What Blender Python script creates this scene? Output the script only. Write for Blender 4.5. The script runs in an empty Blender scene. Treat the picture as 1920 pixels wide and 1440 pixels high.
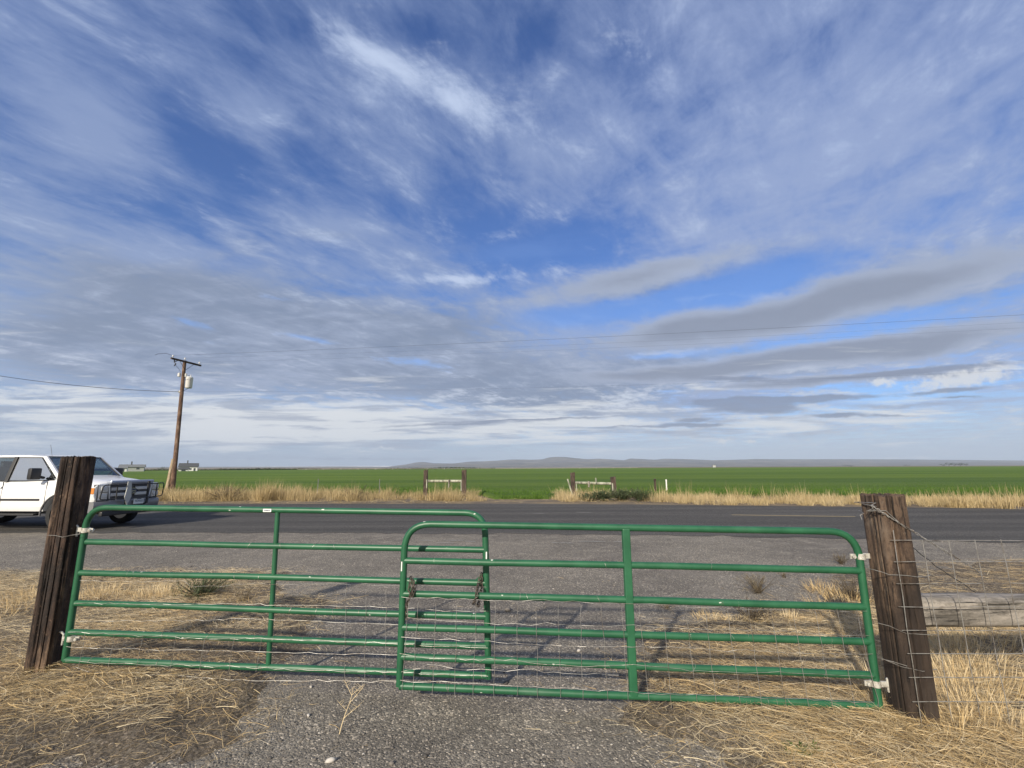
import bpy, bmesh, math, random
import numpy as np
from mathutils import Vector, Matrix
rng = np.random.default_rng(7); random.seed(7)
S = bpy.context.scene; COL = S.collection
R = math.radians

# ------------------------------------------------------------------ camera
F = 853.0; H = 1.75; PITCH = math.atan(156.5/853); ROLL = R(-.26)
cam = bpy.data.cameras.new('camera'); co = bpy.data.objects.new('camera', cam); COL.objects.link(co)
cam.sensor_width = 36; cam.lens = 36*F/1920; cam.clip_start = .05; cam.clip_end = 40000
MC = Matrix.Rotation(math.pi/2+PITCH, 4, 'X') @ Matrix.Rotation(ROLL, 4, 'Z')
co.matrix_world = Matrix.Translation((0, 0, H)) @ MC
S.camera = co
S.view_settings.view_transform = 'Standard'; S.view_settings.look = 'None'
S.view_settings.exposure = 0.30; S.view_settings.gamma = 1
SUN_AZ, SUN_EL = R(26.5), R(26)          # light travels towards +x +y
sun = bpy.data.lights.new('sun', 'SUN'); so = bpy.data.objects.new('sun', sun); COL.objects.link(so)
sun.energy = 5.0; sun.angle = R(1.6); HAZE = 7.5e-5; sun.color = (1, .90, .75)
tr = Vector((math.sin(SUN_AZ)*math.cos(SUN_EL), math.cos(SUN_AZ)*math.cos(SUN_EL), -math.sin(SUN_EL)))
so.rotation_euler = tr.to_track_quat('-Z', 'Y').to_euler()

# a sight line of the photograph, to look up where things stand on the ground
R3 = MC.to_3x3()
def ray(u, v): return R3 @ Vector(((u-960)/F, (720-v)/F, -1))
def gp(u, v, z=0.0):
    d = ray(u, v); t = (z-H)/d.z
    return Vector((d.x*t, d.y*t, z))
def onplane(u, v, A, B, off=0.0):       # point on the upright plane through ground points A, B
    e = (B-A); e.z = 0; e.normalize(); n = Vector((e.y, -e.x, 0))
    d = ray(u, v); o = Vector((0, 0, H))
    t = (A+n*off-o).dot(n)/d.dot(n)
    return o+d*t
def aty(u, v, y):
    d = ray(u, v); return Vector((0, 0, H))+d*(y/d.y)

# ------------------------------------------------------------------ node helpers
class G:
    def __init__(s, nt): s.nt = nt; s.n = nt.nodes; s.l = nt.links
    def new(s, t, **k):
        n = s.n.new(t)
        for a, b in k.items(): setattr(n, a, b)
        return n
    def put(s, sock, v):
        if v is None: return
        if isinstance(v, bpy.types.NodeSocket): s.l.new(v, sock)
        else:
            if sock.type == 'RGBA' and not hasattr(v, '__len__'): v = (v, v, v, 1)
            if sock.type == 'RGBA' and len(v) == 3: v = (*v, 1)
            sock.default_value = v
    def m(s, op, a, b=None, c=None, clamp=False):
        n = s.new('ShaderNodeMath', operation=op, use_clamp=clamp)
        for i, v in enumerate((a, b, c)): s.put(n.inputs[i], v)
        return n.outputs[0]
    def vm(s, op, a, b=None, scale=None):
        n = s.new('ShaderNodeVectorMath', operation=op)
        s.put(n.inputs[0], a)
        if b is not None: s.put(n.inputs[1], b)
        if scale is not None: s.put(n.inputs['Scale'], scale)
        return n.outputs['Value'] if op in ('LENGTH', 'DOT_PRODUCT', 'DISTANCE') else n.outputs[0]
    def noise(s, vec, scale, detail=5, rough=.6, dist=0, col=False, lac=2.0):
        n = s.new('ShaderNodeTexNoise'); s.put(n.inputs['Vector'], vec)
        n.inputs['Scale'].default_value = scale; n.inputs['Detail'].default_value = detail
        n.inputs['Roughness'].default_value = rough; n.inputs['Distortion'].default_value = dist
        n.inputs['Lacunarity'].default_value = lac
        return n.outputs['Color' if col else 'Fac']
    def vor(s, vec, scale, feature='F1', out='Distance', rand=1):
        n = s.new('ShaderNodeTexVoronoi', feature=feature); s.put(n.inputs['Vector'], vec)
        n.inputs['Scale'].default_value = scale; n.inputs['Randomness'].default_value = rand
        return n.outputs[out]
    def rr(s, v, a, b, c=0.0, d=1.0, smooth=True):
        n = s.new('ShaderNodeMapRange', interpolation_type='SMOOTHSTEP' if smooth else 'LINEAR')
        s.put(n.inputs[0], v)
        for i, x in enumerate((a, b, c, d)): s.put(n.inputs[i+1], x)
        return n.outputs[0]
    def mix(s, f, a, b, mode='MIX'):
        n = s.new('ShaderNodeMix', data_type='RGBA', blend_type=mode)
        s.put(n.inputs[0], f); s.put(n.inputs[6], a); s.put(n.inputs[7], b)
        return n.outputs[2]
    def ramp(s, f, stops):
        n = s.new('ShaderNodeValToRGB'); s.put(n.inputs[0], f); e = n.color_ramp.elements
        while len(e) < len(stops): e.new(.5)
        for i, (p, c) in enumerate(stops): e[i].position = p; e[i].color = (*c, 1)
        return n.outputs[0]
    def map(s, vec, loc=(0, 0, 0), rot=(0, 0, 0), scale=(1, 1, 1), typ='POINT'):
        n = s.new('ShaderNodeMapping', vector_type=typ); s.put(n.inputs[0], vec)
        n.inputs['Location'].default_value = loc; n.inputs['Rotation'].default_value = rot; n.inputs['Scale'].default_value = scale
        return n.outputs[0]
    def comb(s, x, y, z=0.0):
        n = s.new('ShaderNodeCombineXYZ')
        for i, v in enumerate((x, y, z)): s.put(n.inputs[i], v)
        return n.outputs[0]

# ------------------------------------------------------------------ world: clear sky with a sheet of broken cloud
def build_world():
    w = bpy.data.worlds.new('World'); S.world = w; w.use_nodes = True
    g = G(w.node_tree); g.n.clear()
    sky = g.new('ShaderNodeTexSky', sky_type='NISHITA', sun_disc=False)
    sky.sun_elevation = SUN_EL; sky.sun_rotation = math.pi+SUN_AZ
    sky.air_density = 1.0; sky.dust_density = .5; sky.ozone_density = 2.0
    STR = .1
    tc = g.new('ShaderNodeTexCoord'); d = tc.outputs['Generated']
    sep = g.new('ShaderNodeSeparateXYZ'); g.l.new(d, sep.inputs[0]); X, Y, Z = sep.outputs
    zc = g.m('ADD', g.m('MAXIMUM', Z, 0.0), .035)
    q = g.comb(g.m('DIVIDE', X, zc), g.m('DIVIDE', Y, zc))           # point of the cloud sheet
    yc = g.m('MAXIMUM', Y, .12)
    p = g.comb(g.m('DIVIDE', X, yc), g.m('DIVIDE', Z, yc))           # compass direction and height
    # organic edges
    wn = g.noise(q, .9, 5, .6, col=True)
    wz = g.rr(Z, 0.0, .5, .03, .28)
    p2 = g.vm('ADD', p, g.vm('MULTIPLY', g.vm('SUBTRACT', wn, (.5, .5, .5)), g.comb(wz, g.m('MULTIPLY', wz, .55))))
    pm = g.vm('ADD', p, g.vm('MULTIPLY', g.vm('SUBTRACT', g.noise(q, 1.6, 5, .62, col=True), (.5, .5, .5)), g.comb(g.m('MULTIPLY', wz, .7), g.m('MULTIPLY', wz, .3))))
    def blobs(lst, vec):
        tot = None
        for (u, v, a, b, ang, amp) in lst:
            def pr(u, v): r = ray(u, v); return Vector((r.x/r.y, r.z/r.y))
            c = pr(u, v); t = R(ang)
            e1 = pr(u+a*math.cos(t)*.5, v+a*math.sin(t)*.5)-pr(u-a*math.cos(t)*.5, v-a*math.sin(t)*.5)
            e2 = pr(u-b*math.sin(t)*.5, v+b*math.cos(t)*.5)-pr(u+b*math.sin(t)*.5, v-b*math.cos(t)*.5)
            mp = g.map(vec, (c.x, c.y, 0), (0, 0, math.atan2(e1.y, e1.x)), (e1.length*1.6, e2.length*1.6, 1), 'TEXTURE')
            gr = g.new('ShaderNodeTexGradient', gradient_type='QUADRATIC_SPHERE'); g.l.new(mp, gr.inputs[0])
            tot = g.m('MULTIPLY', gr.outputs['Fac'], amp) if tot is None else g.m('MULTIPLY_ADD', gr.outputs['Fac'], amp, tot)
        return tot
    # streaked cloud texture (three grains of different lie)
    zc2 = g.m('ADD', g.m('MAXIMUM', Z, 0.0), .09)
    qc = g.comb(g.m('DIVIDE', X, zc2), g.m('DIVIDE', Y, zc2))
    qa = g.vm('ADD', q, g.vm('SCALE', g.vm('SUBTRACT', g.noise(q, .7, 3, .5, col=True), (.5, .5, .5)), scale=.9))
    nA = g.noise(g.map(g.map(qa, rot=(0, 0, R(-66))), scale=(.62, 1.4, 1)), 1.8, 9, .64, .3)     # veil, lies down-right
    nB = g.noise(g.map(g.map(qa, rot=(0, 0, R(-140))), scale=(.6, 1.45, 1)), 1.5, 9, .63, .3)      # right side bands
    side = g.rr(g.m('DIVIDE', X, yc), -.15, .45)
    nAB = g.m('ADD', g.m('MULTIPLY', nA, g.m('SUBTRACT', 1.0, side)), g.m('MULTIPLY', nB, side))
    nC = g.noise(g.map(g.map(qc, rot=(0, 0, R(-55))), scale=(.75, 1.25, 1)), 6.0, 8, .66, .3)                              # small ripples
    nS = g.noise(g.map(p, scale=(1, 4.6, 1)), 5.5, 8, .66, .5)                                # long flat streaks low down
    nL = g.noise(g.map(q, loc=(3, 7, 0), scale=(.55, .8, 1)), .55, 6, .58, .4)              # low sheets
    fine = g.m('ADD', g.m('MULTIPLY', g.m('SUBTRACT', nAB, .5), 2.5), g.m('MULTIPLY', g.m('SUBTRACT', nC, .5), 2.0))
    VE, VB = V_BLOBS
    veil = g.m('ADD', g.m('ADD', blobs(VB, p2), VE), fine)
    veil = g.rr(veil, -.2, 1.25, .02, 1.0)
    # grey undersides
    gray = g.m('ADD', g.m('ADD', blobs(G_BLOBS, pm), g.m('MULTIPLY', g.m('SUBTRACT', nL, .5), 1.2)), g.m('ADD', g.m('MULTIPLY', g.m('SUBTRACT', nC, .5), .9), g.m('MULTIPLY', g.m('SUBTRACT', nS, .5), .9)))
    gray = g.rr(gray, .10, .90)
    lowf = g.rr(Z, .12, .24, 4.2, .4)
    wht = g.m('ADD', g.m('ADD', blobs(W_BLOBS, pm), g.m('MULTIPLY', g.m('SUBTRACT', nAB, .5), 1.3)), g.m('ADD', g.m('MULTIPLY', g.m('SUBTRACT', nC, .5), 2.2), g.m('MULTIPLY', g.m('SUBTRACT', nS, .5), lowf)))
    wht = g.rr(wht, .10, 1.05)
    gapc = g.rr(g.m('ADD', blobs(C_BLOBS, pm), g.m('ADD', g.m('MULTIPLY', g.m('SUBTRACT', nC, .5), 1.2), g.m('MULTIPLY', g.m('SUBTRACT', nAB, .5), 1.0))), .25, .75)
    blue = g.mix(1.0, sky.outputs[0], g.mix(g.rr(Z, .12, .75), (.52, .74, 1.12), (.50, .74, 1.22)), 'MULTIPLY')
    vcol = g.mix(g.rr(Z, .0, .55), (3.1, 3.75, 5.1), (2.15, 2.85, 4.7))
    vcol = g.mix(g.m('MULTIPLY', side, .8), vcol, (2.75, 3.45, 5.4))
    gcol = g.mix(g.rr(g.m('ADD', g.m('ADD', nL, g.m('MULTIPLY', g.m('SUBTRACT', nS, .5), .8)), g.m('MULTIPLY', g.m('SUBTRACT', nC, .5), .6)), .32, .72), (1.85, 2.3, 3.25), (2.9, 3.4, 4.6))
    wcol = g.mix(g.rr(Z, .0, .4), (5.6, 6.0, 6.5), (4.5, 5.3, 7.0))
    c = g.mix(g.m('MULTIPLY', veil, .90), blue, vcol)
    c = g.mix(g.m('MULTIPLY', gray, .88), c, gcol)
    c = g.mix(g.m('MULTIPLY', gapc, .75), c, g.mix(.35, blue, (3.2, 4.7, 8.0)))
    c = g.mix(g.m('MULTIPLY', wht, .9), c, wcol)
    # the long smooth rolls of cloud on the right with vivid blue between them
    pw = g.vm('ADD', p, g.vm('MULTIPLY', g.vm('SUBTRACT', g.noise(g.map(p, scale=(1, 2.2, 1)), 4.5, 5, .58, col=True), (.5, .5, .5)), (.16, .05, 0)))
    soft = g.m('ADD', g.m('MULTIPLY', g.m('SUBTRACT', nS, .5), .45), g.m('MULTIPLY', g.m('SUBTRACT', nC, .5), .35))
    vb = g.rr(g.m('ADD', blobs(B2_BLOBS, pw), g.m('MULTIPLY', soft, 1.6)), .15, .75)
    c = g.mix(g.m('MULTIPLY', vb, .78), c, g.mix(.12, blue, (3.2, 4.7, 8.0)))
    g2 = g.m('ADD', blobs(G2_BLOBS, pw), soft)
    c = g.mix(g.m('MULTIPLY', g.rr(g2, .10, .55), .93), c, g.mix(g.rr(g2, .25, 1.05), (3.2, 3.7, 4.9), (2.2, 2.55, 3.4)))
    # air near the horizon, then the dark lenses and cumulus standing in it
    hz = g.rr(Z, .0, .16, 1.0, 0.0)
    hcol = g.mix(g.rr(g.m('DIVIDE', X, yc), -.3, .25), (3.0, 3.65, 4.6), (4.6, 5.2, 5.9))
    c = g.mix(g.m('MULTIPLY', g.m('POWER', hz, 1.3), .68), c, hcol)
    nT = g.noise(g.map(p, loc=(5, 2, 0), scale=(1, 12, 1)), 4.0, 8, .62, .35)
    lw = blobs(LW_BLOBS, pw); lz = g.rr(Z, .14, .24, 1.0, 0.0)
    c = g.mix(g.m('MULTIPLY', g.rr(g.m('ADD', lw, g.m('MULTIPLY', g.m('SUBTRACT', nT, .5), 4.6)), .25, 1.15), g.m('MULTIPLY', lz, .9)), c, (6.3, 6.5, 6.7))
    c = g.mix(g.m('MULTIPLY', g.m('MULTIPLY', g.rr(lw, .05, .4), g.rr(nT, .52, .38)), .7), c, (2.8, 3.2, 4.1))
    cu = g.rr(g.m('ADD', blobs(CU_BLOBS, g.vm('ADD', p, g.vm('SCALE', g.vm('SUBTRACT', g.noise(p, 30, 6, .65, col=True), (.5, .5, .5)), scale=.055))), g.m('MULTIPLY', g.m('SUBTRACT', g.noise(g.map(p, scale=(1, 1.6, 1)), 28, 6, .65), .5), 1.6)), .25, .85)
    c = g.mix(g.m('MULTIPLY', cu, .9), c, (5.9, 6.1, 6.4))
    dk = g.rr(g.m('ADD', blobs(D_BLOBS, g.vm('ADD', p, g.vm('MULTIPLY', g.vm('SUBTRACT', g.noise(g.map(p, scale=(1, 3, 1)), 14, 5, .6, col=True), (.5, .5, .5)), (.05, .014, 0)))), g.m('MULTIPLY', g.m('SUBTRACT', g.noise(g.map(p, scale=(1, 3.2, 1)), 26, 5, .6), .5), .5)), .22, .62)
    c = g.mix(g.m('MULTIPLY', dk, .85), c, (1.9, 2.25, 3.15))
    c = g.mix(g.rr(Y, .05, -.35, 0, .85), c, g.mix(g.rr(nL, .4, .6), (4.4, 4.5, 4.6), (5.6, 5.6, 5.6)))     # unseen sky behind the camera, added paler for neutral fill light
    bg = g.new('ShaderNodeBackground'); bg.inputs['Strength'].default_value = STR; g.l.new(c, bg.inputs[0])
    out = g.new('ShaderNodeOutputWorld'); g.l.new(bg.outputs[0], out.inputs[0])
    w.cycles.sampling_method = 'MANUAL'; w.cycles.sample_map_resolution = 512
# where the openings and masses of cloud stand in the sky
V_BLOBS = (.60, [(360, 250, 300, 75, 48, -.75), (420, 335, 200, 60, 20, -.45), (280, 400, 220, 45, 15, -.95), (560, 290, 200, 45, 35, -.5),
    (640, 50, 280, 70, 5, -.35), (800, 60, 90, 40, 20, -.5), (900, 425, 280, 75, 8, -.95), (1040, 475, 170, 45, -10, -.95),
    (1180, 90, 120, 80, 30, -.5), (1010, 60, 120, 60, 60, -.45), (1230, 200, 140, 60, 60, -.3), (620, 470, 130, 35, 0, -.5), (1120, 400, 130, 80, 30, -.35),
    (1400, 530, 240, 45, -12, -1.1), (1160, 575, 200, 30, -10, -.8), (1520, 640, 330, 24, -8, -1.0), (1720, 575, 200, 18, -8, -.6), (600, 545, 130, 26, 0, -.5), (1640, 735, 230, 22, -6, -.8),
    (760, 150, 330, 60, 30, .9), (490, 225, 110, 55, 45, .8), (190, 260, 130, 170, 50, .75), (120, 180, 120, 60, 45, .4),
    (1560, 300, 420, 300, -30, .55), (640, 430, 200, 60, 10, .5), (1000, 300, 180, 60, 35, .35), (250, 560, 500, 180, 0, .7), (900, 700, 900, 120, 0, .7)])
G_BLOBS = [(1640, 548, 460, 70, -13, 1.6), (1290, 620, 190, 34, -8, 1.0), (1180, 535, 360, 44, -12, .95), (1660, 655, 430, 42, -9, 1.6), (1300, 685, 300, 22, -6, 1.0),
    (290, 530, 430, 110, 5, 1.1), (430, 630, 470, 100, 0, 1.3), (180, 660, 340, 80, 5, 1.1), (720, 620, 360, 60, -4, .8), (820, 690, 500, 70, 0, 1.1), (1000, 740, 330, 55, 0, 1.1), (1120, 770, 240, 20, 0, .9), (640, 440, 190, 40, 8, .4),
    (300, 450, 100, 60, 0, -.6), (1400, 540, 200, 34, -12, -1.0), (1050, 590, 190, 34, 0, -.7), (1560, 622, 260, 20, -8, -1.0), (400, 800, 600, 40, 0, -.5), (1550, 820, 500, 60, 0, -.9), (900, 820, 300, 35, 0, -.5), (1740, 690, 200, 20, -5, -.6)]
W_BLOBS = [(745, 135, 360, 62, 27, .62), (850, 185, 200, 50, 25, .5), (700, 105, 130, 24, 30, .3), (560, 50, 110, 40, 30, .3), (500, 220, 80, 26, 40, .35), (870, 520, 160, 18, 0, .8), (1340, 555, 110, 9, -3, .9),
    (280, 772, 640, 46, 0, 1.25), (560, 800, 660, 44, 0, 1.15), (300, 830, 500, 26, 0, 1.0), (1560, 800, 420, 40, -3, .5), (1000, 795, 260, 24, 0, .9), (1180, 745, 200, 22, 0, .6), (1500, 690, 330, 12, -7, .9), (1450, 790, 260, 26, -4, .55), (1600, 760, 240, 20, -8, .4),
    (350, 700, 60, 14, 10, .5), (1250, 660, 120, 9, -5, .7)]
LW_BLOBS = [(230, 765, 520, 40, 3, 1.1), (560, 785, 560, 32, 0, 1.0), (420, 822, 620, 28, 0, .95), (1000, 800, 420, 32, -2, 1.0), (1240, 770, 220, 20, -3, .45), (1500, 800, 420, 34, -5, .45), (1680, 770, 260, 22, -8, .4)]
B2_BLOBS = [(1400, 528, 260, 46, -14, 1.2), (1180, 572, 210, 24, -8, .9), (1540, 640, 300, 22, -10, 1.1), (1030, 590, 160, 26, 0, .6), (980, 470, 190, 36, -5, .9), (700, 530, 120, 20, 0, .5), (1700, 745, 200, 20, -8, .8), (1240, 662, 130, 12, -4, .7), (1720, 580, 180, 16, -10, .6)]
G2_BLOBS = [(1640, 546, 430, 52, -13, 1.35), (1330, 610, 260, 34, -8, 1.1), (1180, 522, 330, 40, -14, .8), (1690, 648, 330, 34, -8, 1.4), (1420, 680, 330, 20, -7, 1.2), (1180, 700, 230, 16, -3, .8), (1740, 697, 240, 11, -6, 1.1), (1450, 722, 200, 11, -4, .9)]
C_BLOBS = [(345, 600, 90, 20, 15, .9), (580, 635, 90, 12, 10, .7), (780, 680, 110, 18, 8, .8), (520, 560, 80, 14, 8, .5), (1060, 600, 150, 30, 0, .55), (1260, 660, 140, 16, -5, .8), (1700, 745, 190, 18, -6, .8), (1180, 700, 120, 12, 0, .5), (420, 650, 80, 10, 10, .4), (1250, 735, 120, 12, 0, .5)]
CU_BLOBS = [(1762, 715, 110, 24, -8, .75), (1850, 702, 120, 30, -8, .8), (1560, 770, 380, 30, -4, .25), (1652, 719, 34, 12, 0, 1.1), (1360, 829, 26, 7, 0, 1.1), (1407, 828, 20, 7, 0, 1.1), (720, 842, 26, 6, 0, .9), (680, 848, 16, 4, 0, .8), (1480, 738, 26, 5, 0, .7), (660, 846, 60, 4, 0, .4)]
D_BLOBS = [(1400, 760, 150, 18, 3, 1.3), (1520, 747, 180, 9, -2, 1.2), (1300, 788, 50, 6, -3, 1.1), (1300, 797, 80, 4, 0, 1.0), (1572, 778, 60, 5, -3, .9), (1660, 780, 150, 5, 0, .6), (1790, 732, 110, 7, -5, 1.0), (1800, 745, 80, 5, -3, .7), (1700, 697, 330, 9, -5, 1.0), (1380, 710, 130, 9, 0, .8), (1200, 800, 260, 5, 0, .6), (860, 795, 330, 4, -2, .7), (1000, 786, 300, 3, -2, .8), (700, 860, 900, 9, 0, .45), (250, 852, 400, 8, 0, .4)]
build_world()

# ------------------------------------------------------------------ materials
MATS = {}
def mat(name, col=None, rough=.6, metal=0.0, fn=None, spec=.5, **kw):
    if name in MATS: return MATS[name]
    m = bpy.data.materials.new(name); m.use_nodes = True; MATS[name] = m
    g = G(m.node_tree); b = g.n['Principled BSDF']
    b.inputs['Roughness'].default_value = rough; b.inputs['Metallic'].default_value = metal
    b.inputs['Specular IOR Level'].default_value = spec
    if col: b.inputs['Base Color'].default_value = (*col, 1)
    for k, v in kw.items(): b.inputs[k].default_value = v
    if fn: fn(g, b)
    return m
def bump(g, b, h, dist=.01, strength=1.0):
    n = g.new('ShaderNodeBump'); n.inputs['Strength'].default_value = strength; n.inputs['Distance'].default_value = dist
    g.l.new(h, n.inputs['Height']); g.l.new(n.outputs[0], b.inputs['Normal'])
def pos(g): return g.new('ShaderNodeNewGeometry').outputs['Position']
def objc(g): return g.new('ShaderNodeTexCoord').outputs['Object']
def set_col(g, b, c): g.put(b.inputs['Base Color'], c)

def f_gravel(g, b):
    P = pos(g)
    big = g.noise(P, .35, 5, .6); mid = g.noise(P, 2.2, 6, .65); fine = g.noise(P, 60, 4, .7)
    st = g.vor(P, 75, out='Color'); sd = g.vor(P, 75)
    st2 = g.vor(P, 40, out='Color'); sd2 = g.vor(P, 40)
    sv = g.new('ShaderNodeSeparateColor'); g.l.new(st, sv.inputs[0]); sv2 = g.new('ShaderNodeSeparateColor'); g.l.new(st2, sv2.inputs[0])
    base = g.mix(g.rr(big, .35, .65), (.138, .125, .108), (.205, .186, .156))
    base = g.mix(g.rr(mid, .45, .75), base, (.240, .218, .185))
    c = g.mix(1.0, base, g.ramp(sv.outputs[0], [(0, (.55, .55, .56)), (.5, (.97, .97, .97)), (.86, (1.25, 1.24, 1.22)), (.94, (2.1, 2.05, 1.95)), (1, (2.8, 2.7, 2.6))]), 'MULTIPLY')
    lite = g.m('MULTIPLY', g.rr(sv2.outputs[1], .955, .96), g.rr(sd2, .26, .18))
    c = g.mix(lite, c, (.50, .48, .45))
    dust = g.m('MULTIPLY', g.rr(g.noise(P, .9, 5, .6), .5, .68), .6)
    c = g.mix(dust, c, g.mix(fine, (.15, .135, .115), (.27, .245, .21)))
    set_col(g, b, c)
    hgt = g.m('ADD', g.m('MULTIPLY', g.m('SUBTRACT', 1.0, sd), sv.outputs[1]), g.m('ADD', g.m('MULTIPLY', mid, 1.2), g.m('MULTIPLY', lite, 1.0)))
    bump(g, b, hgt, .012, .9)
def f_road(g, b):
    P = pos(g)
    t = g.new('ShaderNodeSeparateXYZ'); g.l.new(P, t.inputs[0])
    al = g.map(P, rot=(0, 0, R(6)), scale=(.05, .9, 1))
    big = g.noise(al, 1.2, 5, .6); st = g.vor(P, 90, out='Color'); sv = g.new('ShaderNodeSeparateColor'); g.l.new(st, sv.inputs[0])
    c = g.mix(g.rr(big, .35, .7), (.068, .066, .063), (.102, .097, .091))
    c = g.mix(1.0, c, g.ramp(sv.outputs[0], [(0, (.55, .55, .56)), (.7, (1.05, 1.05, 1.05)), (.93, (1.6, 1.6, 1.6)), (1, (2.8, 2.7, 2.6))]), 'MULTIPLY')
    c = g.mix(g.m('MULTIPLY', g.rr(g.noise(g.map(P, scale=(.3, 1.6, 1)), 1.1, 4, .6), .62, .72), .5), c, (.045, .045, .047))
    set_col(g, b, c); bump(g, b, g.noise(P, 120, 3, .7), .006, .8)
def f_soil(g, b):
    P = pos(g)
    n = g.noise(P, 1.6, 7, .7); f = g.noise(P, 60, 5, .75); s = g.noise(g.map(P, rot=(0, 0, .7), scale=(30, 150, 1)), 1, 5, .75); s2 = g.noise(g.map(P, rot=(0, 0, -.6), scale=(26, 140, 1)), 1, 5, .75); vv = g.new('ShaderNodeSeparateColor'); g.l.new(g.vor(P, 70, out='Color'), vv.inputs[0])
    c = g.mix(g.rr(n, .38, .62), (.118, .101, .084), (.195, .168, .135))
    c = g.mix(1.0, c, g.ramp(vv.outputs[0], [(0, (.5, .5, .5)), (.6, (1, 1, 1)), (.9, (1.5, 1.5, 1.5)), (1, (2.6, 2.5, 2.4))]), 'MULTIPLY')
    c = g.mix(g.m('MULTIPLY', g.rr(s, .52, .66), .8), c, (.36, .27, .16)); c = g.mix(g.m('MULTIPLY', g.rr(s2, .54, .66), .8), c, (.42, .33, .21))
    c = g.mix(g.rr(f, .5, .75), c, (.06, .05, .042))
    set_col(g, b, c); bump(g, b, g.m('ADD', f, s), .02, 1.0)
def f_verge(g, b):
    P = pos(g)
    n = g.noise(P, .5, 6, .65); f = g.noise(P, 12, 5, .7)
    c = g.mix(g.rr(n, .38, .62), (.15, .125, .10), (.27, .21, .13)); c = g.mix(g.rr(f, .5, .75), c, (.10, .085, .07))
    set_col(g, b, c); bump(g, b, f, .06, .9)
def f_field(g, b):
    P = pos(g)
    rows = g.noise(g.map(P, rot=(0, 0, R(5)), scale=(.012, .16, 1)), 1.0, 6, .65)
    big = g.noise(g.map(P, rot=(0, 0, R(-4)), scale=(.004, .03, 1)), 1.0, 5, .6); f = g.noise(P, 7, 5, .75)
    c = g.mix(g.rr(rows, .35, .65), (.082, .152, .014), (.150, .225, .026))
    c = g.mix(g.m('MULTIPLY', g.rr(big, .45, .65), .6), c, (.085, .150, .030))
    c = g.mix(g.rr(f, .5, .8), c, (.040, .080, .012))
    set_col(g, b, c); bump(g, b, f, .25, 1.0)
def f_hill(g, b):
    P = pos(g)
    n = g.noise(g.map(P, scale=(.0035, .0035, .012)), 1, 8, .7); s = g.noise(g.map(P, scale=(.012, .012, .02)), 1, 5, .7)
    c = g.mix(g.rr(n, .35, .65), (.080, .080, .076), (.185, .165, .13)); c = g.mix(g.rr(s, .55, .7), c, (.07, .07, .06))
    set_col(g, b, c)
def f_plain(g, b):
    P = pos(g)
    n = g.noise(g.map(P, scale=(.002, .006, 1)), 1, 6, .65)
    set_col(g, b, g.mix(g.rr(n, .35, .65), (.15, .125, .085), (.24, .20, .13)))
def f_green(g, b):       # gate enamel, chipped and scuffed
    P = objc(g)
    n = g.noise(P, 5, 5, .6); sp = g.noise(P, 70, 3, .7); v = g.vor(g.map(P, scale=(13, 13, 30)), 1.0, out='Color'); vd = g.vor(g.map(P, scale=(13, 13, 30)), 1.0)
    sc = g.new('ShaderNodeSeparateColor'); g.l.new(v, sc.inputs[0])
    c = g.mix(g.rr(n, .3, .7), (.012, .080, .036), (.022, .115, .054))
    c = g.mix(g.m('MULTIPLY', g.rr(g.noise(P, 1.6, 5, .65), .55, .75), .4), c, (.07, .15, .095))
    chip = g.m('MULTIPLY', g.rr(sc.outputs[0], .93, .935), g.rr(g.m('ADD', vd, g.m('MULTIPLY', sp, .35)), .34, .28))
    c = g.mix(chip, c, (.55, .58, .52))
    c = g.mix(g.rr(sp, .70, .74), c, (.06, .10, .06))
    set_col(g, b, c); b.inputs['Roughness'].default_value = .42
    bump(g, b, n, .002, .4)
def f_wood(dark, lite, grey, k=1.0, alongx=False, lowdark=False):
    def f(g, b):
        P = objc(g)
        if alongx: P = g.map(P, rot=(0, math.pi/2, 0))
        st = g.map(P, scale=(24*k, 24*k, 3.4*k))
        w = g.vm('ADD', st, g.vm('SCALE', g.noise(P, 4*k, 5, .65, col=True), scale=3.2))
        n = g.noise(w, 1.0, 8, .7); cr = g.noise(g.map(P, scale=(42*k, 42*k, 2.6*k)), 1.0, 5, .65); bl = g.noise(g.map(P, scale=(5, 5, 1.6)), 1.0, 5, .6)
        c = g.mix(g.rr(n, .38, .62), dark, lite); c = g.mix(g.m('MULTIPLY', g.rr(bl, .52, .68), .6), c, grey)
        c = g.mix(g.m('MULTIPLY', g.rr(bl, .5, .34), .75), c, tuple(x*.35 for x in dark))
        c = g.mix(g.m('MULTIPLY', g.rr(g.noise(P, 30*k, 5, .75), .58, .72), .45), c, grey); c = g.mix(g.rr(cr, .60, .66), c, tuple(x*.25 for x in dark))
        if lowdark:  # wood colour goes darker towards the bottom and the right side
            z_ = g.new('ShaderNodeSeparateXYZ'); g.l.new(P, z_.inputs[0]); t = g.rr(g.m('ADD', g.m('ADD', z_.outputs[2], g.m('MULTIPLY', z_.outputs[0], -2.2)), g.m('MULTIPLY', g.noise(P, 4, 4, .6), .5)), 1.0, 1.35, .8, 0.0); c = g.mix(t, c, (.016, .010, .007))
        set_col(g, b, c); b.inputs['Roughness'].default_value = .85
        bump(g, b, g.m('SUBTRACT', n, g.rr(cr, .57, .67)), .009, 1.0)
    return f
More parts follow.
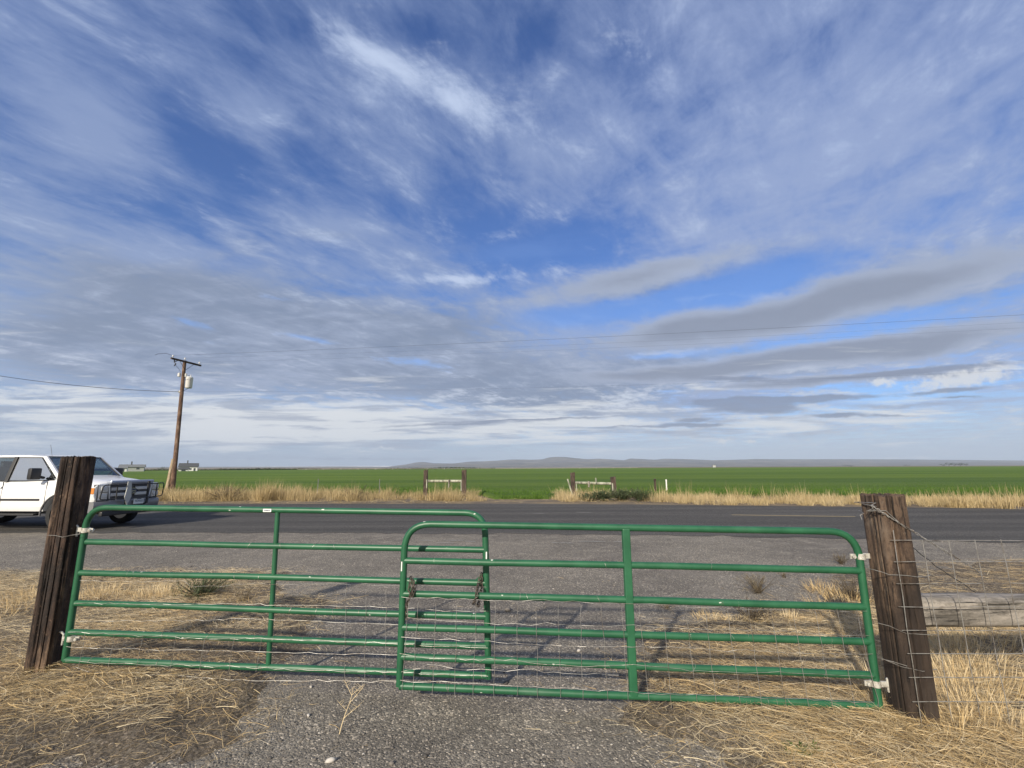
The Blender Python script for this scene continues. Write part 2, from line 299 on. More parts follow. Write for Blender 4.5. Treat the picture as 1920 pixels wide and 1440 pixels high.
def f_attr(stops, rough=.75, trans=.25):
    def f(g, b):
        a = g.new('ShaderNodeAttribute', attribute_name='tone'); c = g.ramp(a.outputs['Fac'], stops)
        set_col(g, b, c); b.inputs['Roughness'].default_value = rough; b.inputs['Specular IOR Level'].default_value = .25
        if trans:
            t = g.new('ShaderNodeBsdfTranslucent'); g.l.new(c, t.inputs[0]); ms = g.new('ShaderNodeMixShader'); ms.inputs[0].default_value = trans
            o = g.n['Material Output']; g.l.new(b.outputs[0], ms.inputs[1]); g.l.new(t.outputs[0], ms.inputs[2]); g.l.new(ms.outputs[0], o.inputs[0])
    return f
def f_wire(g, b):
    P = objc(g); n = g.noise(P, 9, 4, .7)
    set_col(g, b, g.mix(g.rr(n, .45, .65), (.36, .35, .33), (.17, .145, .12)))
def f_galv(g, b):
    P = objc(g); n = g.noise(P, 40, 4, .7)
    set_col(g, b, g.mix(g.rr(n, .4, .65), (.62, .61, .56), (.34, .31, .26)))
def f_paintw(g, b):
    P = objc(g); n = g.noise(P, 2.0, 5, .6)
    set_col(g, b, g.mix(g.m('MULTIPLY', g.rr(n, .5, .7), .35), (.80, .80, .80), (.60, .58, .54)))
def f_stone(g, b):
    P = pos(g); n = g.noise(P, 25, 5, .7)
    a = g.new('ShaderNodeAttribute', attribute_name='tone')
    c = g.ramp(a.outputs['Fac'], [(0, (.065, .060, .056)), (.5, (.15, .135, .12)), (.8, (.25, .225, .20)), (.93, (.42, .39, .35)), (1, (.50, .47, .43))])
    set_col(g, b, g.mix(1.0, c, g.mix(n, (.6, .6, .6), (1.3, 1.3, 1.3)), 'MULTIPLY'))
def f_pane(g, b):
    t = g.new('ShaderNodeBsdfTransparent'); t.inputs[0].default_value = (.50, .58, .58, 1); gl = g.new('ShaderNodeBsdfGlossy'); gl.inputs['Roughness'].default_value = .02
    lw = g.new('ShaderNodeLayerWeight'); lw.inputs[0].default_value = .45; ms = g.new('ShaderNodeMixShader'); g.l.new(g.m('MULTIPLY_ADD', lw.outputs['Fresnel'], .8, .14, clamp=True), ms.inputs[0])
    g.l.new(t.outputs[0], ms.inputs[1]); g.l.new(gl.outputs[0], ms.inputs[2]); g.l.new(ms.outputs[0], g.n['Material Output'].inputs['Surface'])
M = dict(
 gravel=mat('gravel', rough=.9, fn=f_gravel, spec=.3), road=mat('asphalt', rough=.95, fn=f_road, spec=.15), soil=mat('soil', rough=.95, fn=f_soil, spec=.2),
 verge=mat('verge_soil', rough=.95, fn=f_verge, spec=.2), field=mat('crop', rough=.8, fn=f_field, spec=.2), hill=mat('hill', rough=1, fn=f_hill, spec=.1),
 plain=mat('plain', rough=1, fn=f_plain, spec=.1), green=mat('green_enamel', fn=f_green), wire=mat('old_wire', rough=.45, metal=.6, fn=f_wire), galv=mat('galvanised', rough=.45, metal=.35, fn=f_galv),
 tieR=mat('tie_brown', fn=f_wood((.036, .022, .015), (.110, .072, .047), (.19, .15, .115), lowdark=True)), tieL=mat('tie_dark', fn=f_wood((.014, .008, .006), (.050, .028, .018), (.30, .20, .13))),
 railw=mat('rail_wood', fn=f_wood((.15, .135, .115), (.30, .27, .235), (.38, .35, .31), 1.0, True)), greyw=mat('grey_wood', fn=f_wood((.17, .15, .13), (.33, .30, .26), (.42, .39, .35))), polew=mat('pole_wood', fn=f_wood((.085, .045, .028), (.19, .115, .075), (.26, .19, .14), .5)),
 farw=mat('far_post_wood', fn=f_wood((.035, .022, .017), (.10, .07, .05), (.16, .13, .11), .7)), palew=mat('pale_rail', fn=f_wood((.26, .27, .20), (.42, .42, .33), (.5, .49, .42), .7)),
 straw=mat('straw', fn=f_attr([(0, (.11, .075, .04)), (.25, (.40, .275, .13)), (.6, (.66, .49, .25)), (1, (.80, .68, .46))], .6, .2)),
 farstraw=mat('far_straw', fn=f_attr([(0, (.15, .11, .05)), (.3, (.34, .26, .13)), (.7, (.55, .43, .23)), (1, (.68, .56, .34))], .7, .3)),
 gblade=mat('green_blade', fn=f_attr([(0, (.022, .055, .010)), (.5, (.05, .115, .018)), (1, (.10, .18, .035))], .6, .3)),
 shrub=mat('shrub_leaf', fn=f_attr([(0, (.045, .070, .030)), (.5, (.10, .135, .065)), (1, (.20, .22, .13))], .7, .25)),
 crop=mat('crop_blade', fn=f_attr([(0, (.040, .09, .010)), (.5, (.085, .17, .018)), (1, (.14, .23, .035))], .6, .3)),
 weed=mat('dry_weed', fn=f_attr([(0, (.075, .058, .040)), (.5, (.17, .135, .085)), (1, (.33, .28, .17))], .8, .1)),
 stone=mat('stone', rough=.85, fn=f_stone, spec=.3), paintw=mat('truck_white', rough=.22, fn=f_paintw, spec=.5, **{'Coat Weight': .6, 'Coat Roughness': .08}),
 black=mat('black_plastic', (.018, .018, .020), .5), rubber=mat('rubber', (.016, .016, .017), .85), chrome=mat('chrome', (.62, .63, .65), .16, 1.0), steelg=mat('grey_bumper', (.19, .19, .20), .45, .3),
 glass=mat('dark_glass', (.20, .25, .26), .04, .55, spec=.8), silver=mat('silver', (.58, .59, .61), .3, .35), pane=mat('pane_glass', fn=f_pane), lens=mat('lens', (.74, .76, .78), .15, .15), amber=mat('amber', (.55, .20, .04), .3), plate=mat('plate', (.62, .66, .68), .5), ink=mat('ink', (.03, .05, .11), .6),
 badge=mat('badge_blue', (.016, .028, .085), .3), grey=mat('grey_plastic', (.10, .10, .105), .55), white=mat('white_enamel', (.72, .72, .70), .5), ceramic=mat('ceramic', (.60, .60, .58), .25), yellow=mat('yellow_paint', (.52, .40, .17), .8),
 oldpaint=mat('old_paint', (.36, .35, .33), .9), roof=mat('roof_dark', (.07, .075, .08), .9), roofg=mat('roof_grey', (.17, .18, .18), .8), wallw=mat('wall_white', (.70, .70, .67), .8), wallg=mat('wall_grey', (.33, .35, .33), .8), cable=mat('cable', (.03, .03, .032), .6),
 chain=mat('rusty_chain', (.10, .082, .068), .6, .5), bark=mat('bark', (.07, .055, .04), .9), winw=mat('house_window', (.05, .06, .07), .2), leaff=mat('far_leaf', fn=f_attr([(0, (.018, .032, .012)), (.5, (.04, .062, .022)), (1, (.08, .10, .04))], .8, .2)),
 blade=mat('galvanised_sign', (.42, .43, .42), .5, .4), rim=mat('rim', (.35, .35, .36), .35, .8), soilclod=mat('burnt', (.03, .018, .012), .95))

# ------------------------------------------------------------------ mesh helpers
def link(o, parent=None):
    COL.objects.link(o)
    if parent is not None: o.parent = parent
    return o
def tag(o, label=None, cat=None, group=None, kind=None):
    if label: o['label'] = label
    if cat: o['category'] = cat
    if group: o['group'] = group
    if kind: o['kind'] = kind
    return o
def empty(name, loc, rz=0, label=None, cat=None, group=None):
    o = bpy.data.objects.new(name, None); o.location = loc; o.rotation_euler = (0, 0, rz); o.empty_display_size = .2
    link(o); return tag(o, label, cat, group)
class MB:
    def __init__(s, org=None): s.v = []; s.f = []; s.org = Vector(org) if org is not None else Vector((0, 0, 0))
    def add(s, vs, fs):
        n = len(s.v); s.v += [tuple(Vector(v)-s.org) for v in vs]; s.f += [tuple(i+n for i in f) for f in fs]; return s
    def box(s, c, d, rot=None, taper=1.0):
        vs = []
        for z in (-1, 1):
            k = taper if z > 0 else 1
            for x, y in ((-1, -1), (1, -1), (1, 1), (-1, 1)): 
                p = Vector((x*d[0]/2*k, y*d[1]/2*k, z*d[2]/2))
                if rot is not None: p = rot @ p
                vs.append(Vector(c)+p)
        return s.add(vs, [(0, 3, 2, 1), (4, 5, 6, 7), (0, 1, 5, 4), (1, 2, 6, 5), (2, 3, 7, 6), (3, 0, 4, 7)])
    def tube(s, pts, r, n=10, closed=False):
        pts = [Vector(p) for p in pts]; m = len(pts); rs = r if hasattr(r, '__len__') else [r]*m
        vs = []; up = None
        for i, p in enumerate(pts):
            a = pts[(i-1) % m] if (i > 0 or closed) else p; b = pts[(i+1) % m] if (i < m-1 or closed) else p
            t = (b-a).normalized()
            if up is None:
                up = t.orthogonal().normalized()
            up = (up-t*up.dot(t)).normalized(); sd = t.cross(up)
            for k in range(n):
                an = 2*math.pi*k/n; vs.append(p+(up*math.cos(an)+sd*math.sin(an))*rs[i])
        fs = []
        for i in range(m if closed else m-1):
            j = (i+1) % m
            for k in range(n): fs.append((i*n+k, i*n+(k+1) % n, j*n+(k+1) % n, j*n+k))
        if not closed: fs += [tuple(range(n-1, -1, -1)), tuple((m-1)*n+k for k in range(n))]
        return s.add(vs, fs)
    def prism(s, poly, A, B):       # poly: list of 2-D points mapped by A(p) and B(p)
        n = len(poly); return s.add([A(p) for p in poly]+[B(p) for p in poly], [tuple(range(n)), tuple(range(2*n-1, n-1, -1))]+[(i, i+n, (i+1) % n+n, (i+1) % n) for i in range(n)])
    def loft(s, rings, cap=True):
        n = len(rings[0]); vs = [v for r in rings for v in r]; fs = []
        for i in range(len(rings)-1):
            for k in range(n): fs.append((i*n+k, i*n+(k+1) % n, (i+1)*n+(k+1) % n, (i+1)*n+k))
        if cap: fs += [tuple(range(n-1, -1, -1)), tuple((len(rings)-1)*n+k for k in range(n))]
        return s.add(vs, fs)
    def build(s, name, m, parent=None, smooth=False, bevel=0, seg=2):
        me = bpy.data.meshes.new(name); me.from_pydata(s.v, [], s.f); me.materials.append(m)
        bm = bmesh.new(); bm.from_mesh(me); bmesh.ops.recalc_face_normals(bm, faces=bm.faces)
        if bevel: bmesh.ops.bevel(bm, geom=[e for e in bm.edges if e.calc_face_angle(0) > .6], offset=bevel, segments=seg, affect='EDGES', profile=.6)
        bm.to_mesh(me); bm.free()
        if smooth:
            me.polygons.foreach_set('use_smooth', [True]*len(me.polygons))
            try: me.set_sharp_from_angle(angle=R(42))
            except Exception: pass
        o = bpy.data.objects.new(name, me); link(o, parent)
        if s.org.length and parent is None: o.location = s.org
        return o
def vnoise(x, y, sc=1.0, oct=4, seed=0):       # value noise, numpy
    x = np.asarray(x, float)*sc; y = np.asarray(y, float)*sc; t = 0; a = 1; tot = 0
    for o in range(oct):
        xi = np.floor(x).astype(np.int64); yi = np.floor(y).astype(np.int64); xf = x-xi; yf = y-yi
        def hsh(i, j):
            h = (i*374761393+j*668265263+(seed+o)*974634777) & 0xffffffff; h = ((h ^ (h >> 13))*1274126177) & 0xffffffff; return ((h ^ (h >> 16)) & 0xffff)/65535.
        u = xf*xf*(3-2*xf); v = yf*yf*(3-2*yf)
        t = t+a*((hsh(xi, yi)*(1-u)+hsh(xi+1, yi)*u)*(1-v)+(hsh(xi, yi+1)*(1-u)+hsh(xi+1, yi+1)*u)*v); tot += a; a *= .5; x = x*2+17; y = y*2+31
    return t/tot
def raw_mesh(name, V, Fq, m, tone=None, parent=None, smooth=False):
    me = bpy.data.meshes.new(name); nv = len(V); nf = len(Fq); k = Fq.shape[1]
    me.vertices.add(nv); me.vertices.foreach_set('co', np.ascontiguousarray(V, np.float32).ravel())
    me.loops.add(nf*k); me.loops.foreach_set('vertex_index', np.ascontiguousarray(Fq, np.int32).ravel())
    me.polygons.add(nf); me.polygons.foreach_set('loop_start', np.arange(0, nf*k, k, dtype=np.int32))
    if smooth: me.polygons.foreach_set('use_smooth', np.ones(nf, bool))
    me.update(calc_edges=True); me.materials.append(m)
    if tone is not None:
        a = me.attributes.new('tone', 'FLOAT', 'POINT'); a.data.foreach_set('value', np.ascontiguousarray(tone, np.float32))
    o = bpy.data.objects.new(name, me); link(o, parent); return o
def blades(name, base, dirn, length, width, droop, m, tone, seg=3, flat=False, parent=None, org=None):
    """ribbons from base along dirn (unit), bending down by droop; flat: the ribbon lies open to the sky"""
    N = len(base); k = np.linspace(0, 1, seg+1)
    P = base[:, None, :]+dirn[:, None, :]*(length[:, None, None]*k[None, :, None])
    P[:, :, 2] -= (droop*length)[:, None]*k[None, :]**2
    if flat is not None and flat:
        c = rng.normal(0, .12, N)*length; side = np.stack([-dirn[:, 1], dirn[:, 0], np.zeros(N)], 1)
        side /= np.maximum(np.linalg.norm(side, axis=1, keepdims=True), 1e-6)
        P += side[:, None, :]*(c[:, None, None]*(k*(1-k)*4)[None, :, None]); P[:, :, 2] = np.maximum(P[:, :, 2], .004)
        tilt = rng.normal(0, .5, N); W = side*np.cos(tilt)[:, None]; W[:, 2] += np.sin(tilt)
    else:
        a = rng.uniform(0, 2*np.pi, N); W = np.stack([np.cos(a), np.sin(a), np.zeros(N)], 1)
    wk = (1-k**1.6)*.85+.15
    Lf = P-W[:, None, :]*(width[:, None, None]*.5*wk[None, :, None]); Rt = P+W[:, None, :]*(width[:, None, None]*.5*wk[None, :, None])
    V = np.stack([Lf, Rt], 2).reshape(-1, 3)
    i = (np.arange(N)*(seg+1)*2)[:, None]+(np.arange(seg)*2)[None, :]
    Fq = np.stack([i, i+1, i+3, i+2], -1).reshape(-1, 4)
    if org is not None: V = V-np.asarray(org)
    o = raw_mesh(name, V, Fq, m, np.repeat(tone, (seg+1)*2), parent)
    if org is not None and parent is None: o.location = org
    return o
def inpoly(x, y, poly):
    c = np.zeros(len(x), bool); n = len(poly)
    for i in range(n):
        x1, y1 = poly[i]; x2, y2 = poly[(i+1) % n]
        c ^= ((y1 > y) != (y2 > y)) & (x < (x2-x1)*(y-y1)/(y2-y1+1e-12)+x1)
    return c
def dirs(az, el): return np.stack([np.cos(el)*np.cos(az), np.cos(el)*np.sin(az), np.sin(el)], 1)

# ------------------------------------------------------------------ land
def sheet(name, near, far, z, m, kind='structure'):      # strip between two polylines given at the same x stations
    xs = sorted(set([p[0] for p in near]+[p[0] for p in far]))
    V = []; 
    for x in xs:
        V.append((x, np.interp(x, *zip(*near)), z)); V.append((x, np.interp(x, *zip(*far)), z))
    mb = MB(); mb.add(V, [(2*i, 2*i+2, 2*i+3, 2*i+1) for i in range(len(xs)-1)])
    return tag(mb.build(name, m), kind=kind)
far_edge = [(-3000, 40), (-60, 25.2), (-23, 23.9), (-15, 23.5), (-6, 23.2), (1, 22.8), (7, 21.9), (12.6, 20.8), (18.8, 19.5), (60, 8), (3000, -800)]
near_edge = [(-3000, 26), (-60, 14.4), (-23, 13.6), (-9.8, 13.2), (-3.8, 12.9), (3.4, 12.4), (8.8, 11.5), (13, 10.5), (18.8, 9.0), (60, -3), (3000, -815)]
def fe(x): return np.interp(x, *zip(*far_edge))
def ne(x): return np.interp(x, *zip(*near_edge))
mb = MB(); mb.add([(-12000, -3000, 0), (12000, -3000, 0), (12000, 14000, 0), (-12000, 14000, 0)], [(0, 1, 2, 3)])
tag(mb.build('ground', M['plain']), kind='structure')
def wob(x, s, a, seed): return a*(vnoise(np.array(x), np.zeros(len(x)), s, 4, seed)-.5)
xs = np.arange(-70, 70.1, .25); ws = wob(xs, 1.2, .5, 3)
gnear = [(float(x), -6.0) for x in (-70, 70)]
gfar = [(float(x), float(ne(x)+.35)) for x in xs]
sheet('driveway', gnear, gfar, .004, M['gravel'])
xr = list(np.arange(-70, 70.1, .2))
sheet('road', [(-3000, 26)]+[(float(x), float(ne(x)+w*.5)) for x, w in zip(xr, wob(xr, 2.8, 1.1, 5))]+[(3000, -815)], [(-3000, 40)]+[(float(x), float(fe(x)+w*.3)) for x, w in zip(xr, wob(xr, 2.0, .6, 6))]+[(3000, -800)], .010, M['road'])
sheet('verge', [(-3000, 40), (-70, 25.2)]+[(float(x), float(fe(x)-.3)) for x in xs]+[(70, 6.0), (3000, -800)], [(-3000, 70), (-70, 33.5), (-20, 33), (70, 30), (3000, 60)], .005, M['verge'])
# centre line: one painted yellow dash in the photograph, and worn remains of edge paint on the gravel side
def dash(name, A, B, w, m, z=.014):
    A = Vector((*A, z)); B = Vector((*B, z)); s = (B-A).normalized().cross(Vector((0, 0, 1)))*w/2
    n = 24; V = []
    for i in range(n+1):
        p = A.lerp(B, i/n); k = 1+random.uniform(-.15, .15); V += [p-s*k, p+s*k]
    q = MB(); q.add(V, [(2*i, 2*i+1, 2*i+3, 2*i+2) for i in range(n)]); return tag(q.build(name, m), kind='structure')
dash('road_marking', (8.0, 17.2), (11.95, 16.45), .09, M['yellow'])
for a, b in (((-6.2, 17.9), (-4.6, 17.85)),): pass
wm = MB(); 
for (u0, u1, v) in [(785, 812, 1014), (832, 868, 1014), (872, 892, 1016), (1085, 1135, 1016), (1150, 1168, 1017), (1035, 1075, 1019), (1000, 1020, 963), (1080, 1110, 961), (820, 850, 1019)]:
    a = gp(u0, v); b2 = gp(u1, v+.5); a.z = b2.z = .016
    s = (b2-a).normalized().cross(Vector((0, 0, 1))); n = 14; V = []
    for i in range(n+1):
        p = a.lerp(b2, i/n); k = .018+.02*random.random()*math.sin(math.pi*i/n); V += [p-s*k+s*random.uniform(-.02, .02), p+s*k]
    wm.add(V, [(2*i, 2*i+1, 2*i+3, 2*i+2) for i in range(n)])
tag(wm.build('road_marking', M['oldpaint']), kind='structure')

# green crop: sheet at canopy height, with blades along its near side
def field_near(x): return np.interp(x, [-3000, -70, -25, -12, -2, -1, 2.2, 3, 12, 25, 70, 3000], [66, 33.5, 33, 31.8, 29.5, 26.2, 26.0, 28.5, 28.5, 27.0, 26, 60])
fx = [-5200, -70]+[float(a) for a in np.arange(-69, 69.5, .5)]+[70, 5200]
V = []; 
rowsY = [(0, .0), (.6, .22), (12, .30), (60, .30)]
for x in fx:
    n0 = float(field_near(x))+random.uniform(-.15, .15)
    for dy, z in rowsY: V.append((x, n0+dy, z))
    xx = max(-700, min(760, x)); Yf = np.interp(x, [-5200, -400, -150, 100, 500, 5200], [520, 420, 480, 640, 800, 900])
    V.append((x, Yf, .30)); V.append((x, Yf+2, -.02))
nr = len(rowsY)+2
fq = [(i*nr+j, (i+1)*nr+j, (i+1)*nr+j+1, i*nr+j+1) for i in range(len(fx)-1) for j in range(nr-1)]
mb = MB(); mb.add(V, fq); tag(mb.build('field', M['field']), kind='structure')
N = 70000
bx = rng.uniform(-1, 1, N); by = field_near(bx*40)+rng.uniform(0, 1, N)**1.7*26; bx = bx*by*1.15; by = np.maximum(by, field_near(bx)+.0)
base = np.stack([bx, by, np.where(by-field_near(bx) < .6, .02, .2)], 1)
hgt = rng.uniform(.15, .32, N)*np.where(by-field_near(bx) < .8, 1.0, .6)
blades('green_crop', base, dirs(rng.uniform(0, 6.28, N), rng.uniform(1.0, 1.5, N)), hgt, np.full(N, .014)+by*.0003, rng.uniform(0, .3, N), M['crop'], np.clip(rng.normal(.5, .22, N), 0, 1), seg=2)['kind'] = 'stuff'

# hills and the low pale rise on the left
def ridge(name, prof, Y0, m, depth, seed, base=0.0):
    us = np.linspace(prof[0][0], prof[-1][0], 260); vs = np.interp(us, *zip(*prof)); V = []
    ks = np.linspace(0, 1, 9)
    for i, (u, v) in enumerate(zip(us, vs)):
        r = ray(u, v); sl = r.z/r.y; x = r.x/r.y*Y0
        hh = max(0, sl*Y0+H)
        for k in ks:
            g_ = (vnoise(x*.003+k*2, k*3+x*.0007, 1, 5, seed)-.5)
            V.append((x*(1-depth/Y0*(1-k)), Y0-depth*(1-k), hh*(k**1.3)*(1+g_*.5*(1-k)*2) if k < 1 else hh))
        V.append((x*1.05, Y0+depth, -5))
    nk = len(ks)+1; mb = MB(); mb.add(V, [(i*nk+j, (i+1)*nk+j, (i+1)*nk+j+1, i*nk+j+1) for i in range(len(us)-1) for j in range(nk-1)])
    return tag(mb.build(name, m, smooth=True), kind='structure')
ridge('hills', [(640, 879), (715, 876.5), (735, 874), (760, 871), (780, 867), (795, 866), (812, 868.5), (850, 869), (880, 865.5), (905, 865), (935, 863.5), (960, 861.5), (1000, 862), (1018, 861), (1030, 857.5), (1045, 856.5), (1062, 857), (1075, 858.5), (1100, 861), (1125, 860), (1150, 861.5), (1170, 863), (1182, 859.5), (1200, 860.5), (1230, 862), (1245, 860), (1290, 861), (1340, 863), (1380, 862), (1420, 860.5), (1450, 861), (1520, 861), (1600, 861), (1700, 861.5), (1812, 862.5), (1980, 864), (2100, 866)], 8200, M['hill'], 1700, 1)
ridge('hills', [(680, 878), (800, 871), (900, 869.5), (1000, 868), (1100, 866), (1200, 865.5), (1290, 867), (1400, 867), (1500, 866.5), (1650, 867), (1800, 866.5), (1990, 867)], 6500, M['hill'], 1300, 2)
ridge('hills', [(-200, 877), (107, 876.5), (250, 876), (400, 875), (520, 875), (640, 874.5), (720, 875), (800, 877)], 7600, M['hill'], 900, 3)
ridge('hills', [(-200, 879), (107, 878), (300, 877.3), (420, 877), (560, 877), (660, 876.8), (760, 877.5), (900, 877)], 3200, M['plain'], 900, 4)
mb = MB(); mb.add([(-7000, 9000, 12), (-1800, 9000, 12), (-1800, 9600, 46), (-7000, 9600, 46)], [(0, 1, 2, 3)])
tag(mb.build('salt_flat', mat('salt_flat', (.75, .75, .74), .9)), kind='structure')

# ------------------------------------------------------------------ the two tube gates
def flat_at(u, v, Y):           # point of sight line (u, v) at distance Y, dropped to the ground
    p = aty(u, v, Y); p.z = 0; return p
GLA, GLB = flat_at(122, 1237, 4.27), flat_at(914, 1268, 3.90)
GRA, GRB = flat_at(749, 1286, 3.75), flat_at(1648, 1325, 3.555)
def wire_run(mb, pts, r=.0014, jit=.004, step=.05, n=5):
    out = []
    for a, b in zip(pts[:-1], pts[1:]):
        a = Vector(a); b = Vector(b); k = max(1, int((b-a).length/step))
        for i in range(k): out.append(a.lerp(b, i/k)+Vector((random.gauss(0, jit), random.gauss(0, jit), random.gauss(0, jit))))
    out.append(Vector(pts[-1])); mb.tube(out, r, n)
def bend(pts, ci, rad, seg=8):   # round the corner at index ci of a polyline
    a, c, b = [Vector(pts[i]) for i in (ci-1, ci, ci+1)]
    p = c+(a-c).normalized()*rad; q = c+(b-c).normalized()*rad
    arc = [(p*(1-t)+c*t)*(1-t)+(c*(1-t)+q*t)*t for t in [i/seg for i in range(seg+1)]]
    return pts[:ci]+arc+pts[ci+1:]
def gate(A, B, corners, bars, mid, midr, label, bendr, hinge_uv, wires_h, wires_v, hang, plate_uv):
    P = lambda uv, off=0.0: onplane(uv[0], uv[1], A, B, off)
    e = (B-A).normalized(); nrm = Vector((e.y, -e.x, 0))    # towards the camera
    o0 = P(corners[0]); o0.z = 0
    root = empty('tube_gate', o0, 0, label, 'gate', 'green tube gates across the driveway')
    r = .026
    def put(mb, name, m, smooth=True, **k):
        mb.org = o0; mb2 = MB(); mb2.v = [tuple(Vector(v)-o0) for v in mb.v]; mb2.f = mb.f
        return mb2.build(name, m, root, smooth, **k)
    bl, tl, trr, br = [P(c) for c in corners]
    path = [bl, tl, trr, br]; path = bend(path, 2, bendr[1]); path = bend(path, 1, bendr[0])
    mb = MB(); mb.tube(path, r, 16); put(mb, 'frame', M['green'])
    for a, b in bars:
        mb = MB(); mb.tube([P(a)]+[P(a).lerp(P(b), t)+Vector((0, 0, random.gauss(0, .003)))+nrm*random.gauss(0, .003) for t in (.2, .4, .6, .8)]+[P(b)], r*.97, 16); put(mb, 'rail', M['green'])
    a, b = P(mid[0], -.002), P(mid[1], -.002)
    mb = MB()
    if midr > .024: mb.prism([(-midr, -.017), (-midr*.8, .017), (midr*.8, .017), (midr, -.017)], lambda p: a+e*p[0]+nrm*(p[1]+.012), lambda p: b+e*p[0]+nrm*(p[1]+.012)); put(mb, 'brace', M['green'], False, bevel=.006)
    else: mb.tube([a, b], midr, 14); put(mb, 'brace', M['green'])
    for (u, v, s, up) in hinge_uv:
        p = P((u, v)); mb = MB()
        mb.tube([p+Vector((0, 0, -.02)), p+Vector((0, 0, .02))], r*1.28, 16)
        mb.box(p+e*s*.05+Vector((0, 0, up*.004)), (.07, .012, .036), Matrix.Rotation(math.atan2(e.y, e.x), 3, 'Z'))
        mb.box(p-e*s*.045, (.055, .010, .034), Matrix.Rotation(math.atan2(e.y, e.x), 3, 'Z'))
        mb.tube([p-e*s*.055-nrm*.022, p-e*s*.055+nrm*.028], .008, 8); mb.tube([p-e*s*.055+nrm*.016, p-e*s*.055+nrm*.026], .014, 6)
        put(mb, 'hinge', M['galv'], True)
        mb = MB(); q = p+e*s*.085
        mb.tube([q+Vector((0, 0, -.055)), q+Vector((0, 0, .03)), q+Vector((0, 0, .045))+e*s*.02, q+Vector((0, 0, .045))+e*s*.13-nrm*.02], .0085, 8)
        put(mb, 'hinge_pin', M['galv'], True)
    for (pa, pb, pc) in plate_uv:
        A3, B3, C3 = P(pa), P(pb), P(pc); mb = MB(); mb.add([x+nrm*.004 for x in (A3, B3, C3)]+[x-nrm*.004 for x in (A3, B3, C3)], [(0, 1, 2), (5, 4, 3), (0, 3, 4, 1), (1, 4, 5, 2), (2, 5, 3, 0)])
        put(mb, 'gusset_plate', M['green'], False)
    mb = MB()
    for run in wires_h:
        wire_run(mb, [P(q, .030+random.uniform(0, .01)) for q in run], .0012, .0035, .06)
    for (a, b) in wires_v:
        wire_run(mb, [P(a, .032), P(b, .032)], .0017, .0025, .08)
    for (a, b) in bars:                                # ties of fine wire wrapped round the rails
        for k in range(hang):
            t = random.random(); c = P(a).lerp(P(b), t); sk = random.uniform(-.02, .02)
            mb.tube([c+nrm*math.cos(x)*(r+.001)+Vector((0, 0, 1))*math.sin(x)*(r+.001)+e*sk*math.sin(x) for x in [2*math.pi*i/10 for i in range(10)]], .0011, 4, True)
    put(mb, 'wire_mesh', M['wire'], False)
    return root, P, e, nrm, put
def lerp_uv(a, b, t): return (a[0]+(b[0]-a[0])*t, a[1]+(b[1]-a[1])*t)
def run(pts, jit=1.5, n=4):
    out = []
    for a, b in zip(pts[:-1], pts[1:]): out += [(lambda q: (q[0], q[1]+random.uniform(-jit, jit)))(lerp_uv(a, b, i/n)) for i in range(n)]
    return out+[pts[-1]]
lw = [run([(150, 1089), (345, 1090), (362, 1100), (520, 1094), (912, 1101)]), run([(140, 1131), (500, 1133), (600, 1136), (915, 1146)]), run([(150, 1165), (460, 1160), (912, 1180)]),
      run([(128, 1186), (340, 1196), (500, 1197), (700, 1207), (915, 1215)]), run([(125, 1212), (300, 1220), (540, 1222), (750, 1228)], 2), run([(122, 1240), (400, 1250), (500, 1252), (750, 1262), (915, 1268)]), run([(135, 1248), (165, 1260), (320, 1266), (480, 1278), (745, 1277)], 2)]
lv = [((a, 1188+(a-130)*.03), (a-7-(900-a)*.008, 1250+(a-130)*.028)) for a in (160, 215, 268, 330, 385, 440, 490)]+[((a, 1100+(a-300)*.01), (a-2, 1282)) for a in (648, 686, 724)]
gl, PL, eL, nL_, putL = gate(GLA, GLB, [(122, 1237), (166, 951), (909, 962), (916, 1272)],
    [((163, 1016), (908, 1031)), ((151, 1074), (911, 1093)), ((143, 1131), (913, 1156)), ((132, 1185), (914, 1212)), ((122, 1237), (915, 1267))],
    ((521, 957), (503, 1251)), .0205, 'green tube gate with thin centre brace and white sticker on its top rail', (.20, .17),
    [(161, 994, -1, 1), (135, 1197, -1, -1)], lw, lv, 5, [((909, 1070), (909, 1094), (884, 1094))])
rw = [run([(752, 1121), (960, 1126), (1188, 1131), (1300, 1139), (1625, 1146)]), run([(765, 1158), (860, 1166), (960, 1170), (1090, 1172), (1188, 1172), (1420, 1182), (1630, 1192)], 3), run([(752, 1195), (900, 1203), (1100, 1212), (1185, 1212), (1400, 1220), (1636, 1226)]),
      run([(750, 1226), (860, 1240), (915, 1234), (1100, 1250), (1188, 1247), (1400, 1262), (1638, 1268)], 3), run([(752, 1258), (800, 1246), (900, 1256), (1000, 1256), (1160, 1266)], 3), run([(750, 1277), (850, 1278), (940, 1286), (1100, 1293), (1190, 1297), (1640, 1318)])]
rv = []
for a in (765, 784, 819, 856, 893, 930, 968, 1007, 1047, 1086, 1127, 1164, 1200, 1242, 1284, 1322, 1362, 1404, 1446, 1486, 1527, 1570, 1606):
    t = (a-960)/853; rv.append(((a+random.uniform(-2, 2), 1128+(a-760)*.02+random.uniform(-3, 3)), (a+t*55+random.uniform(-3, 3), 1298+(a-760)*.045+random.uniform(-4, 12))))
